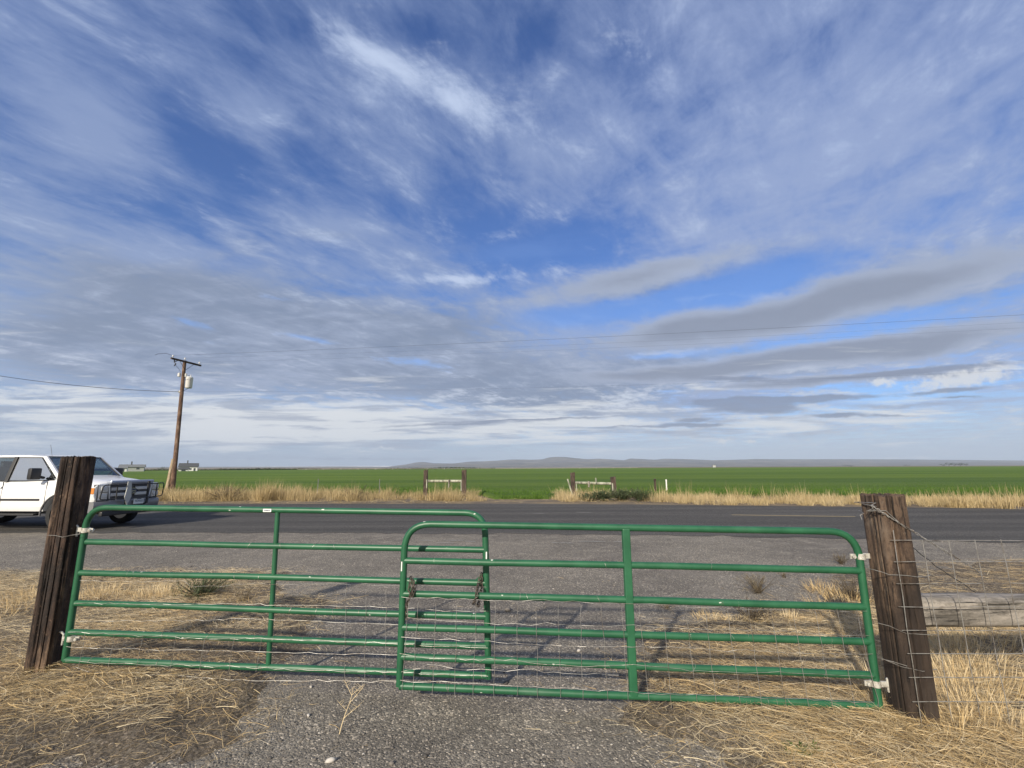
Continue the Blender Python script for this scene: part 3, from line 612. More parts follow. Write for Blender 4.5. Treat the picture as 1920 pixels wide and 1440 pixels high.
gr, PR, eR, nR_, putR = gate(GRA, GRB, [(749, 1286), (760, 982), (1605, 997), (1648, 1325)],
    [((757, 1051), (1615, 1070)), ((755, 1113), (1621, 1138)), ((753, 1176), (1630, 1203)), ((751, 1231), (1638, 1266)), ((749, 1286), (1648, 1324))],
    ((1173, 991), (1188, 1304)), .034, 'green tube gate on the right with wide centre brace, overlapping the other', (.21, .20),
    [(1613, 1043, 1, 1), (1641, 1281, 1, -1)], rw, rv, 6, [((756, 1078), (756, 1113), (779, 1113))])
def sticker(P, e, put, u, v, w, h, up=False):
    p = P((u, v), .027); mb = MB(); rt = Matrix.Rotation(math.atan2(e.y, e.x), 3, 'Z'); mb.box(p, (w, .003, h), rt); o = put(mb, 'sticker', M['white'], False)
    if not up:
        mb = MB(); k = (P((u+1, v))-P((u, v))); nn = Vector((e.y, -e.x, 0))*.0024
        for dx in (-.02, -.007, .006, .019):
            mb.box(p+e*dx+nn, (.009, .001, .009), rt@Matrix.Rotation(.7, 3, 'Y'))
        put(mb, 'sticker_print', M['ink'], False).parent = o
        o.children[0].matrix_parent_inverse = Matrix.Identity(4)
    return o
sticker(PL, eL, putL, 501, 957, .075, .026)
sticker(PL, eL, putL, 912, 1045, .010, .085, True); sticker(PR, eR, putR, 753, 1062, .008, .07, True)
# chains
def chain(name, pts, label, r=.0036, L=.032):
    pts = [Vector(p) for p in pts]; acc = [0]
    for a, b in zip(pts[:-1], pts[1:]): acc.append(acc[-1]+(b-a).length)
    mb = MB(pts[0]); s = 0; k = 0
    while s < acc[-1]:
        i = max(j for j in range(len(acc)) if acc[j] <= s); i = min(i, len(pts)-2)
        t = (s-acc[i])/(acc[i+1]-acc[i]); c = pts[i].lerp(pts[i+1], t); d = (pts[i+1]-pts[i]).normalized()
        q = d.orthogonal().normalized(); q = Matrix.Rotation((k % 2)*math.pi/2+random.uniform(-.3, .3), 3, d) @ q
        mb.tube([c+d*math.cos(a)*L*.62+q*math.sin(a)*L*.34 for a in [2*math.pi*j/10 for j in range(10)]], r, 6, True); s += L*.82; k += 1
    o = mb.build(name, M['chain'], None, True); return tag(o, label, 'chain', 'chains holding the two gates together')
o1 = .03
chain('chain', [PR((770, 1083), -.05), PR((776, 1092), .045), PR((772, 1112), .045), PR((766, 1124), .03), PR((762, 1135), .0), PR((763, 1160), .0)], 'rusty chain hanging at the left upright of the overlapping gate')
chain('chain', [PR((770, 1090), .03), PR((766, 1108), .05), PR((773, 1118), .045), PR((778, 1100), .02)], 'short loop of rusty chain beside the longer one at the left upright')
chain('chain', [PL((902, 1078), .02), PL((899, 1086), .04), (PL((897, 1095), .04)), PR((894, 1108), .035), PR((893, 1122), .035), PR((887, 1131), .0), PR((897, 1136), -.03), PL((903, 1100), .03), PL((903, 1082), .03)], 'rusty chain looped round the right upright of the gate behind')

# ------------------------------------------------------------------ old railway-tie posts
def tie(name, x0, y0, s, d, h, m, label, cat, group=None, seed=0, slope=.03, rz=0.0, rough=1.0, splits=()):
    c = Vector((x0+s/2, y0+d/2, 0)); nz = 46; npm = 168; V = []
    zs = [-.25+(h+.25)*i/nz for i in range(nz+1)]
    for z in zs:
        for k in range(npm):
            a = 2*math.pi*k/npm; ca, sa = math.cos(a), math.sin(a)
            q = 1/max(abs(ca)/(s/2), abs(sa)/(d/2)); q2 = ((abs(ca)/(s/2))**7+(abs(sa)/(d/2))**7)**(-1/7)
            g1 = float(vnoise(a*3, z*.9, 1.3, 3, seed)-.5)*.012*rough; g2 = float(vnoise(k*.257, z*3.0, 1, 3, seed+5)-.5)*.006*rough
            rr = q2*1.0+g1+g2
            for (sa0, w, dep) in splits:
                dd = abs((a-sa0-.04*math.sin(z*3)+math.pi) % (2*math.pi)-math.pi)
                if dd < w: rr -= dep*(1-dd/w)
            zz = z
            if z == zs[-1]: zz += ca*slope*s+float(vnoise(k*.214, 3, 1, 2, seed+9)-.5)*.02
            V.append((ca*rr, sa*rr, zz))
    top = len(V)
    rings = [[Vector(V[i*npm+k]) for k in range(npm)] for i in range(nz+1)]
    last = rings[-1]
    for kk, dz in ((.93, .004), (.6, .0), (.3, -.004)): rings.append([Vector((v.x*kk, v.y*kk, v.z+dz+random.uniform(-.004, .004))) for v in last])
    mb = MB(); mb.loft(rings); o = mb.build(name, m, None, True); o.location = c; o.rotation_euler = (0, 0, rz)
    return tag(o, label, cat, group)
hR = aty(1650, 930, 3.40).z; hL = aty(150, 857, 4.22).z
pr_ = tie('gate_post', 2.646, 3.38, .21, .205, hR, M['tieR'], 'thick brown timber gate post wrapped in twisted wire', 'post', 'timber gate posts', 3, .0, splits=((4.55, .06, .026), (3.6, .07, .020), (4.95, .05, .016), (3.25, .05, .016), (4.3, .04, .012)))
pl_ = tie('gate_post', -4.135, 4.2, .19, .18, hL, M['tieL'], 'dark split timber gate post in front of the white truck', 'post', 'timber gate posts', 11, .02, rough=1.6, splits=((4.35, .08, .04), (4.62, .05, .025), (4.15, .05, .03), (5.6, .08, .02), (5.15, .05, .018)))
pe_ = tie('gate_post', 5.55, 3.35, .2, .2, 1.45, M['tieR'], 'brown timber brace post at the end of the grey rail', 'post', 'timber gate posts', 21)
# grey rail between the post and the next
mb = MB(); nn = 40; rings = []
for i in range(nn+1):
    x = 2.86+(5.56-2.86)*i/nn; ring = []
    for k in range(20):
        a = 2*math.pi*k/20; q = ((abs(math.cos(a))/.10)**5+(abs(math.sin(a))/.098)**5)**(-1/5)
        q += float(vnoise(x*1.5, k*.9, 1, 3, 4)-.5)*.014
        ring.append(Vector((x, 3.52+math.cos(a)*q, .73-.012*i/nn+math.sin(a)*q)))
    rings.append(ring)
mb.loft(rings); tag(mb.build('brace_rail', M['railw'], None, True), 'weathered grey timber rail running right from the brown gate post', 'rail')
# smooth wire braces wound round the right post
def wrap(name, segs, r, label, group=None, cat='wire', m='wire'):
    mb = MB(segs[0][0])
    for s in segs: wire_run(mb, s, r, .002, .05, 6)
    return tag(mb.build(name, M[m], None, True), label, cat, group)
yp = 3.372
def fp(u, v, y=yp): return aty(u, v, y)
a0, a1 = fp(1612, 953, 3.50), fp(1636, 950, yp)
tw = []
for ph in (0, math.pi):
    L = []
    A, B = fp(1632, 949), fp(1700, 995); Cc = fp(1835, 1072, 3.40)
    for i in range(90):
        t = i/89; p = A.lerp(Cc, t); w = .004+.006*max(0, 1-t*4); p += Vector((0, -.006, math.sin(t*70+ph)*w)); p.y += math.cos(t*70+ph)*w; L.append(p)
    tw.append([Vector((2.63, 3.60, L[0].z+.01)), Vector((2.632, 3.40, L[0].z+.008+.012*math.cos(ph)))]+L)
wrap('brace_wire', tw+[[Vector((2.632, 3.42, tw[0][2].z-.012)), fp(1625, 958), fp(1660, 957), fp(1700, 992)], [fp(1612, 958, 3.45), fp(1620, 962), fp(1613, 966), fp(1616, 974)]], .0028, 'twisted wire tied round the top of the brown post and slanting down right', 'wires on the brown post')
wrap('brace_wire', [[fp(1712, 1027, 3.60), fp(1760, 1065, 3.7), fp(1815, 1101, 3.8), fp(1990, 1225, 4.1)]], .003, 'dark slanting brace wire under the twisted one', 'wires on the brown post', m='cable')
wrap('tie_wire', [[fp(1618, 1062, 3.55), fp(1640, 1069, 3.375), fp(1668, 1078), fp(1700, 1080), fp(1722, 1082), fp(1745, 1078, 3.5)]], .0022, 'thin rusty wire stapled across the middle of the brown post', 'wires on the brown post')
wrap('tie_wire', [[fp(1645, 1168), fp(1668, 1174), fp(1700, 1189), fp(1745, 1190), fp(1760, 1190, 3.5)]], .0020, 'thin wire across the brown post level with the grey rail', 'wires on the brown post')
wrap('tie_wire', [[fp(1655, 1235), fp(1690, 1250), fp(1730, 1258), fp(1758, 1256, 3.5)], [fp(1652, 1234, 3.42), fp(1701, 1249, 3.36)]], .0022, 'thin wire with a cut end low on the brown post', 'wires on the brown post')
wrap('tie_wire', [[Vector((-4.10, 4.185, fp(125, 1003, 4.19).z)), fp(118, 1006, 4.19), fp(150, 1001, 4.19), Vector((-3.935, 4.3, 1.2))]], .0022, 'thin wire round the dark left post beside the upper hinge', 'wires on the dark post')
# welded wire fence panel standing against the right post
def panel():
    A3 = fp(1676, 1013, 3.355); root = empty('wire_fence', (A3.x, 3.355, 0), 0, 'square welded wire fence panel fixed to the brown post', 'fence')
    o = Vector((A3.x, 3.355, 0)); zt = A3.z; W = 3.0; sl = .02
    zsx = [fp(1690, v, 3.355).z for v in (1013, 1053, 1094, 1138, 1182, 1226, 1270, 1316, 1360)]
    mb = MB()
    for i, z in enumerate(zsx): wire_run(mb, [Vector((-.02-random.random()*.02, 0, z)), Vector((W, sl, z-.02))], .0027, .0012, .2, 6)
    mb.build('line_wires', M['wire'], root, True)
    mb = MB()
    for i in range(17):
        x = i*.19+(.012 if i else 0); wire_run(mb, [Vector((x-.004*i, sl*x/W-.004, zt+(.07 if i == 0 else 0))), Vector((x+.0, sl*x/W-.004, .02))], .0027, .0015, .2, 6)
    mb.build('stay_wires', M['wire'], root, True)
panel()

# ------------------------------------------------------------------ truck
def truck():
    root = empty('pickup_truck', TRUCK_POS, TRUCK_YAW, 'white pickup truck with grey bumper parked on the road behind the dark post', 'truck')
    # local: x forward (front at 0), y left, z up
    def P(x, y, z): return Vector((x, y, z))
    def sec(x, w, zb, zs, zt, crown, wt):      # body section: sill, flank, shoulder, top
        half = [(w-.06, zb), (w-.01, zb+.12), (w, zs-.25), (w-.015, zs-.06), (w-.07, zs), (wt, zt-.01), (wt*.55, zt+crown*.75), (0, zt+crown)]
        return [P(x, y, z) for y, z in half]+[P(x, -y, z) for y, z in half[-2::-1]]
    mb = MB()
    secs = [sec(-.10, .93, .62, 1.05, 1.20, .02, .70), sec(-.16, .985, .60, 1.13, 1.235, .025, .74), sec(-.45, 1.01, .52, 1.18, 1.275, .03, .74), sec(-1.0, 1.015, .50, 1.24, 1.35, .03, .74), sec(-1.18, 1.015, .50, 1.28, 1.40, .02, .76),
            sec(-1.34, 1.015, .50, 1.285, 1.38, .02, .80), sec(-2.2, 1.015, .50, 1.25, 1.29, .0, .88), sec(-4.25, 1.015, .50, 1.25, 1.28, .0, .88)]
    mb.loft(secs); body = mb.build('body', M['paintw'], root, True)
    cut = MB()
    for s in (-1, 1): cut.tube([P(-1.0, s*.62, .44), P(-1.0, s*1.2, .44)], .50, 28)
    co_ = cut.build('arch_cut', M['black']); co_.parent = root
    md = body.modifiers.new('b', 'BOOLEAN'); md.object = co_; md.operation = 'DIFFERENCE'; md.solver = 'EXACT'
    bpy.context.view_layer.update(); dg = bpy.context.evaluated_depsgraph_get()
    me = bpy.data.meshes.new_from_object(body.evaluated_get(dg)); body.modifiers.clear(); body.data = me; bpy.data.objects.remove(co_)
    me.polygons.foreach_set('use_smooth', [True]*len(me.polygons)); me.set_sharp_from_angle(angle=R(40))
    # cab: roof on pillars, see-through panes, seats inside
    mb = MB(); rf = [(-2.15, .70, 1.90, 1.945), (-2.35, .78, 1.915, 1.965), (-2.8, .80, 1.92, 1.99), (-3.7, .80, 1.92, 1.985), (-4.15, .79, 1.90, 1.94)]
    mb.loft([[P(x, w, z0), P(x, w*.97, z1-.02), P(x, w*.7, z1), P(x, 0, z1+.01), P(x, -w*.7, z1), P(x, -w*.97, z1-.02), P(x, -w, z0)] for x, w, z0, z1 in rf])
    cab = mb.build('cab', M['paintw'], root, True); cab.location.x = .27
    for s in (1, -1):
        for (x0, y0, z0, x1, y1, z1, w) in ((-1.45, .90, 1.28, -2.20, .76, 1.93, .06), (-3.01, .95, 1.26, -3.01, .80, 1.93, .05), (-4.05, .94, 1.26, -4.02, .79, 1.92, .13)):
            a = P(x0, s*y0, z0); b = P(x1, s*y1, z1); mb = MB(); mb.prism([(-w, -.03), (w, -.03), (w, .03), (-w, .03)], lambda p: a+P(p[0], p[1], 0), lambda p: b+P(p[0], p[1], 0)); mb.build('pillar', M['paintw'] if x0 != -3.01 else M['black'], cab, bevel=.008)
        for x in (-2.75, -3.75):
            mb = MB(); mb.box(P(x, s*.42, 1.45), (.14, .46, .42), Matrix.Rotation(-.15, 3, 'Y')); mb.box(P(x-.03, s*.42, 1.74), (.10, .26, .16)); mb.build('seat', M['grey'], cab, True, bevel=.03)
    mb = MB(); mb.box(P(-1.78, 0, 1.33), (.40, 1.64, .10)); mb.build('dashboard', M['black'], cab, bevel=.03)
    mb = MB(); mb.tube([P(-2.18+.05*math.sin(a), .42+.18*math.cos(a), 1.44+.17*math.sin(a)) for a in [2*math.pi*k/20 for k in range(20)]], .016, 6, True); mb.build('steering_wheel', M['black'], cab, True)
    mb = MB(); mb.box(P(-4.10, 0, 1.40), (.05, 1.6, .28)); mb.build('rear_wall', M['paintw'], cab)
    def onl(p0, p1, p2, p3, s, t): return (p0*(1-s)+p1*s)*(1-t)+(p3*(1-s)+p2*s)*t
    def quad(name, q, m, th, parent=root, out=Vector((1, 0, 0)), inset=None):
        mbq = MB(); q = [Vector(v) for v in q]; n = (q[1]-q[0]).cross(q[3]-q[0]).normalized()
        if n.dot(out) < 0: n = -n
        a = [v+n*th for v in q]; b = [v-n*.03 for v in q]; k = len(q)
        mbq.add(a+b, [tuple(range(k)), tuple(range(2*k-1, k-1, -1))]+[(i, i+k, (i+1) % k+k, (i+1) % k) for i in range(k)]); return mbq.build(name, m, parent)
    n_ = Vector((.66, 0, .75))
    mb = MB(); mb.tube([P(-1.47, .84, 1.335), P(-2.16, .735, 1.925), P(-2.16, -.735, 1.925), P(-1.47, -.84, 1.335)], .018, 6, True); mb.build('windshield_seal', M['black'], cab, True)
    def pane(name, q):
        mb = MB(); mb.add(q, [tuple(range(len(q)))]); return mb.build(name, M['pane'], cab)
    pane('windshield', [P(-1.47, .84, 1.335), P(-2.16, .735, 1.925), P(-2.16, -.735, 1.925), P(-1.47, -.84, 1.335)])
    pane('rear_window', [P(-4.10, .74, 1.52), P(-4.08, .70, 1.90), P(-4.08, -.70, 1.90), P(-4.10, -.74, 1.52)])
    for s in (1, -1):
        for q in ([P(-1.62, s*.925, 1.30), P(-2.26, s*.79, 1.90), P(-2.95, s*.80, 1.91), P(-2.95, s*.945, 1.29)], [P(-3.07, s*.945, 1.29), P(-3.07, s*.80, 1.91), P(-3.90, s*.80, 1.91), P(-3.93, s*.945, 1.29)]):
            pane('side_window', q); mb = MB(); mb.tube(q, .014, 6, True); mb.build('window_seal', M['black'], cab, True)
        m2 = MB(); m2.tube([P(-1.0+.51*math.cos(a), s*1.012, .44+.51*math.sin(a)) for a in [math.pi*k/16*1.06-.09 for k in range(17)]], .022, 6); m2.build('wheel_arch_lip', M['grey'], body, True)
        for x in (-1.72, -3.01, -4.0):
            m2 = MB(); m2.box(P(x+.27, s*1.008, .93), (.012, .016, .66)); m2.build('door_gap', M['black'], body)
        for x in (-2.85, -3.85):
            m2 = MB(); m2.box(P(x, s*1.03, 1.12), (.2, .03, .045)); m2.build('door_handle', M['paintw'], body, bevel=.01)
        m2 = MB(); m2.box(P(-1.95, s*1.17, 1.47), (.14, .24, .30), Matrix.Rotation(s*.12, 3, 'Z')); m2.tube([P(-1.9, s*.94, 1.36), P(-1.95, s*1.1, 1.40)], .03, 8)
        m2.build('wing_mirror', M['black'], root, True, bevel=.035).location.x = .27
        m2 = MB(); m2.box(P(-2.8, s*.98, .42), (2.3, .16, .05)); m2.build('side_step', M['black'], root, bevel=.015)
        m2 = MB(); m2.tube([P(-.55+.05*0, s*1.012, .92), P(-.55, s*1.02, .92)], .02, 10); m2.build('side_marker', M['amber'], root)
    # load bed
    mb = MB()
    for s in (1, -1): mb.box(P(-5.25, s*.97, .98), (2.0, .10, .86))
    mb.box(P(-6.22, 0, .98), (.08, 2.0, .84)); mb.box(P(-5.2, 0, .66), (2.0, 1.9, .08)); mb.box(P(-4.30, 0, 1.0), (.06, 1.9, .8))
    mb.build('load_bed', M['paintw'], root, bevel=.03)
    mb = MB(); mb.box(P(-3.2, 0, .50), (5.6, 1.5, .16)); mb.tube([P(-1.0, -.8, .42), P(-1.0, .8, .42)], .07, 10); mb.tube([P(-4.95, -.8, .42), P(-4.95, .8, .42)], .09, 10); mb.box(P(-.75, 0, .55), (.9, 1.2, .3)); mb.build('chassis', M['black'], root)
    for x in (-1.0, -4.95):
        for s in (1, -1):
            w = MB()
            prof = [(.27, .12), (.37, .125), (.405, .10), (.415, .05), (.415, -.05), (.405, -.10), (.37, -.125), (.27, -.12)]
            rings = [[P(x+rr*math.cos(a), s*.86+yy, .415+rr*math.sin(a)) for rr, yy in prof] for a in [2*math.pi*k/32 for k in range(33)]]
            w.loft(rings, False); tyre = w.build('wheel', M['rubber'], root, True)
            w = MB(); w.tube([P(x, s*.76, .415), P(x, s*.955, .415)], .275, 24); w.tube([P(x, s*.95, .415), P(x, s*.985, .415)], .075, 12); rim = w.build('rim', M['rim'], tyre, True)
            w = MB()
            for k in range(8): a = k*math.pi/4; w.tube([P(x+.17*math.cos(a), s*.95, .415+.17*math.sin(a)), P(x+.17*math.cos(a), s*.962, .415+.17*math.sin(a))], .045, 10)
            w.build('rim_hole', M['black'], tyre)
    # front
    mb = MB(); mb.box(P(-.12, 0, .95), (.12, 1.86, .46)); mb.build('front_panel', M['grey'], root)
    # grille: bright surround, honeycomb backing, three bars, oval badge
    mb = MB()
    pts = [(-.60, 1.20), (.60, 1.20), (.66, 1.13), (.60, .76), (-.60, .76), (-.66, 1.13)]
    mb.tube([P(-.03, y, z) for y, z in pts], .032, 8, True); gr_ = mb.build('grille', M['silver'], root, True)
    mb = MB(); mb.box(P(-.03, 0, 1.235), (.16, 1.34, .085)); mb.build('hood_edge_trim', mat('trim_blue_grey', (.34, .37, .44), .3, .3), gr_, bevel=.03)
    for z, t in ((1.05, .085), (.90, .085)):
        for sy in (.36, -.36): mb = MB(); mb.box(P(-.02, sy, z), (.035, .46, t)); mb.build('grille_bar', M['silver'], gr_, bevel=.012)
    for s in (1, -1):
        mb = MB(); 
        for z in (1.12, .975, .83): mb.box(P(-.035, s*.36, z), (.02, .46, .02))
        mb.build('grille_slats', M['grey'], gr_)
    mb = MB(); el = [(math.cos(a)*.18, math.sin(a)*.075) for a in [2*math.pi*k/32 for k in range(32)]]
    mb.prism(el, lambda p: P(.0, p[0], .985+p[1]), lambda p: P(.028, p[0], .985+p[1])); bd = mb.build('badge', M['chrome'], gr_)
    mb = MB(); mb.prism([(a*.9, b*.84) for a, b in el], lambda p: P(.02, p[0], .985+p[1]), lambda p: P(.031, p[0], .985+p[1])); mb.build('badge_field', M['badge'], bd)
    def text(s, size, at, m, parent, name, shear=0.0):
        cu = bpy.data.curves.new('t', 'FONT'); cu.body = s; cu.size = size; cu.align_x = 'CENTER'; cu.align_y = 'CENTER'; cu.extrude = .0015; cu.shear = shear
        ob = bpy.data.objects.new('t', cu); COL.objects.link(ob); bpy.context.view_layer.update()
        me = bpy.data.meshes.new_from_object(ob.evaluated_get(bpy.context.evaluated_depsgraph_get())); bpy.data.objects.remove(ob)
        me.transform(Matrix(((0, 0, 1, at[0]), (1, 0, 0, at[1]), (0, 1, 0, at[2]), (0, 0, 0, 1)))); me.materials.clear(); me.materials.append(m)
        o = bpy.data.objects.new(name, me); link(o, parent); return o
    text('Ford', .105, (.034, 0, .987), M['chrome'], bd, 'badge_script', .35)
    for s in (1, -1):
        mb = MB(); mb.prism([(.69, .76), (.95, .78), (.985, .90), (.975, 1.12), (.90, 1.19), (.69, 1.19)], lambda p: P(-.10-.10*max(0, p[0]-.85), s*p[0], p[1]), lambda p: P(.0-.5*max(0, p[0]-.80), s*p[0], p[1]))
        hl = mb.build('headlight', M['lens'], root, bevel=.012)
        for z in (1.08, .88):
            mb = MB(); mb.box(P(.004, s*.80, z), (.02, .17, .11)); mb.build('reflector', M['silver'], hl, bevel=.02)
        mb = MB(); mb.box(P(.008, s*.80, .98), (.015, .22, .02)); mb.build('headlight_divider', M['grey'], hl)
        mb = MB(); mb.box(P(-.14, s*.980, 1.02), (.10, .02, .16)); mb.build('turn_signal', M['amber'], hl, bevel=.01)
    # bumper
    mb = MB(); rings = []
    for i in range(13):
        y = -1.0+2.0*i/12; bx = .10-.16*abs(y)**3.0
        rings.append([P(bx, y, .74), P(bx+.03, y, .70), P(bx+.03, y, .60), P(bx, y, .50), P(bx-.06, y, .46), P(bx-.16, y, .46), P(bx-.16, y, .74)])
    mb.loft(rings); bp = mb.build('bumper', M['steelg'], root, True)
    mb = MB(); mb.box(P(.125, 0, .565), (.02, .7, .10)); mb.build('bumper_vent', M['black'], bp)
    mb = MB(); mb.box(P(.02, 0, .42), (.12, 1.7, .12)); mb.build('air_dam', M['black'], root, bevel=.03)
    for s in (1, -1):
        mb = MB(); mb.tube([P(.15, s*.45, .50), P(.18, s*.45, .50)], .03, 10); mb.build('tow_hook', M['black'], bp)
    # grille guard of black tube, with a pale four-sided plate wired to it
    g_ = MB(); r = .015
    for s in (1, -1):
        g_.tube(bend(bend(bend([P(.19, s*.62, .80), P(.19, s*.62, 1.17), P(.12, s*.95, 1.17), P(.08, s*.97, .80), P(.17, s*.62, .78)], 3, .06), 2, .08), 1, .02), r, 10)
        g_.box(P(.20, s*.33, .93), (.035, .055, .62)); g_.tube([P(.16, s*.33, .62), P(.06, s*.33, .60)], .025, 8)
    for z in (1.17, .79): g_.tube([P(.20, -.62, z), P(.22, 0, z), P(.20, .62, z)], r, 10)
    gg = g_.build('grille_guard', M['black'], root, True)
    mb = MB(); mb.prism([(0, -.34), (.10, -.12), (.07, .16), (.055, .30), (-.055, .30), (-.06, .12), (-.10, -.12)], lambda p: P(.235, -.33+p[0], .95+p[1]), lambda p: P(.25, -.33+p[0], .95+p[1])); mb.build('guard_plate', M['blade'], gg)
    mb = MB(); mb.box(P(.17, .10, .70), (.012, .32, .155)); pt = mb.build('number_plate', M['plate'], root, bevel=.004)
    text('T839502', .075, (.178, .10, .695), M['ink'], pt, 'plate_number')
    mb = MB(); mb.box(P(.1775, .10, .755), (.003, .14, .018)); mb.build('plate_heading', M['ink'], pt)
    mb = MB(); mb.tube([P(-1.6, -.75, 1.30), P(-1.75, -.76, 1.95), P(-1.85, -.76, 2.25)], .004, 5); mb.build('aerial', M['black'], root)
    for s in (-.45, .3): mb = MB(); mb.tube([P(-1.43, s, 1.35), P(-1.62, s+.35, 1.52)], .012, 6); mb.build('wiper', M['black'], cab)
    for s in (1, -1): mb = MB(); mb.box(P(-2.75, s*1.018, .80), (2.3, .012, .05)); mb.build('side_moulding', M['black'], body)
    return root
TRUCK_POS = (-11.85, 14.5, .012); TRUCK_YAW = R(-5)
truck().scale = (1.1, 1.1, 1.1)

# ------------------------------------------------------------------ power pole and its lines
PB = gp(323, 927); PT = aty(346.5, 676, PB.y+.15)
def pole():
    root = empty('utility_pole', PB, 0, 'tall brown wooden utility pole with crossarm and white transformer can', 'utility pole')
    top = PT-PB
    mb = MB(); n = 18; mb.loft([[Vector((top.x*k/n+(.165-.055*k/n)*math.cos(a), top.y*k/n+(.165-.055*k/n)*math.sin(a), -.5+(top.z+.5)*k/n)) for a in [2*math.pi*j/16 for j in range(16)]] for k in range(n+1)])
    mb.build('pole', M['polew'], root, True)
    mb = MB(); mb.tube([Vector((-.42, -.05, -.3)), Vector((-.28, -.05, 1.5)), Vector((-.20, -.05, 2.45))], [.14, .125, .11], 12); mb.build('pole_stub', mat('stub_wood', fn=f_wood((.22, .16, .10), (.42, .33, .22), (.45, .38, .30), .5)), root, True)
    c = top+Vector((0, 0, -.12)); ad = Vector((.19, .98, 0)).normalized()
    mb = MB(); rt = Matrix.Rotation(math.atan2(ad.y, ad.x), 3, 'Z'); off = Vector((.16, -.03, 0))
    mb.box(c+off, (2.5, .10, .125), rt); arm = mb.build('crossarm', M['farw'], root)
    for s in (-1, 1): mb = MB(); mb.tube([c+off+ad*s*.62+Vector((.05, 0, -.03)), c+Vector((.12, 0, -.62))], .014, 6); mb.build('crossarm_brace', M['cable'], root)
    ins = []
    for t in (-1.12, .0, 1.1):
        b = c+off+ad*t+Vector((0, 0, .06)) if t else c+Vector((0, 0, .14)); mb = MB(); mb.tube([b, b+Vector((0, 0, .08)), b+Vector((0, 0, .10)), b+Vector((0, 0, .15)), b+Vector((0, 0, .19))], [.02, .02, .065, .06, .03], 12)
        mb.build('insulator', M['ceramic'], root, True); ins.append(PB+b+Vector((0, 0, .17)))
    mb = MB(); b = c+off-ad*.98+Vector((0, 0, -.06))
    mb.tube([b, b+Vector((.03, 0, -.18))], .035, 8); mb.tube([b+Vector((.03, 0, -.18)), b+Vector((.16, .02, -.32))], .028, 8); mb.tube([b+Vector((.0, 0, -.15)), b+Vector((-.02, .3, -.02))], .03, 8); mb.tube([b+Vector((.14, 0, -.3)), b+Vector((.05, 0, -.46))], .035, 8)
    mb.build('fuse_cutout', M['cable'], root, True)
    mb = MB(); b = c-ad*1.1+off+Vector((0, 0, .22)); mb.tube([b, b+Vector((-.35, -.3, .1)), b+Vector((-.65, -.6, -.02)), b+Vector((-.75, -.7, -.12))], .012, 6); mb.build('jumper_wire', M['cable'], root)
    # transformer
    tc = top+Vector((.34, .24, -1.62))
    mb = MB(); mb.tube([tc+Vector((0, 0, -.42)), tc+Vector((0, 0, -.38)), tc+Vector((0, 0, .34)), tc+Vector((0, 0, .36)), tc+Vector((0, 0, .42))], [.20, .235, .235, .25, .20], 24); tfm = mb.build('transformer', M['white'], root, True)
    for z in (-.2, .2): mb = MB(); mb.box(tc+Vector((-.18, .18, z)), (.30, .08, .06), Matrix.Rotation(R(135), 3, 'Z')); mb.build('mounting_bracket', M['galv'], tfm)
    for q in ((.08, .0), (-.10, .05)):
        mb = MB(); b = tc+Vector((q[0], q[1], .40)); mb.tube([b, b+Vector((0, 0, .1)), b+Vector((0, 0, .12)), b+Vector((0, 0, .20))], [.03, .03, .045, .02], 10); mb.build('bushing', M['ceramic'], tfm, True)
    for k in range(3):
        a = -1.9+k*.55; mb = MB(); mb.box(tc+Vector((math.cos(a)*.235, math.sin(a)*.235, .17+.02*(k % 2))), (.03, .03, .09)); mb.build('stencil_mark', M['grey'], tfm)
    for x, y in ((-.19, -.12), (.17, .06)):
        mb = MB(); b = top+Vector((x, y, -1.12)); mb.tube([b+Vector((0, 0, -.12)), b+Vector((0, 0, .12)), b+Vector((0, 0, .16))], [.10, .10, .05], 14); mb.build('lightning_arrester', M['ceramic'], root, True)
    mb = MB()
    mb.tube([top+Vector((-.1, -.15, -2.3)), top+Vector((.1, -.3, -2.42)), top+Vector((.42, -.35, -2.35)), tc+Vector((.22, -.05, -.35))], .014, 6); mb.build('lead_wire', M['cable'], root); mb = MB()
    mb.tube([c-ad*.9+off+Vector((0, 0, -.35)), c+Vector((-.05, -.25, -.72)), c+Vector((-.1, -.2, -.9))], .010, 6)
    mb.build('lead_wire', M['cable'], root)
    mb = MB(); mb.tube([top+Vector((0, 0, -2.42)), top+Vector((0, 0, -2.30))], .16, 14); mb.build('pole_band', M['galv'], root, True)
    return ins, top
ins, top_ = pole()
def line(name, A, B, sag, r, label, group):
    A = Vector(A); B = Vector(B); mb = MB(A)
    mb.tube([A.lerp(B, i/60)+Vector((0, 0, -4*sag*(i/60)*(1-i/60))) for i in range(61)], r, 6); return tag(mb.build(name, M['cable'], None, True), label, 'power line', group)
LD = Vector((49.2, -8.4, 0))*1.75; LD.z = .2
for p, sg, rd, lb in zip(ins, (.35, .55, .50), (.0050, .0022, .0022), ('nearest overhead wire running right from the crossarm', 'middle overhead wire running right from the pole top', 'farthest overhead wire running right from the crossarm')):
    line('power_line', p, p+LD, sg, rd, lb, 'overhead wires along the road')
line('power_line', PB+top_+Vector((.1, -.1, -2.36)), PB+top_+Vector((.1, -.1, -2.0))+LD, .9, .002, 'lowest overhead wire running right from under the transformer', 'overhead wires along the road')
ea = aty(-160, 676, 29.0)
line('service_wire', PB+top_+Vector((-.14, -.1, -2.36)), ea, -0.0+.42, .016, 'thick dark service cable running left from the pole', 'overhead wires along the road')

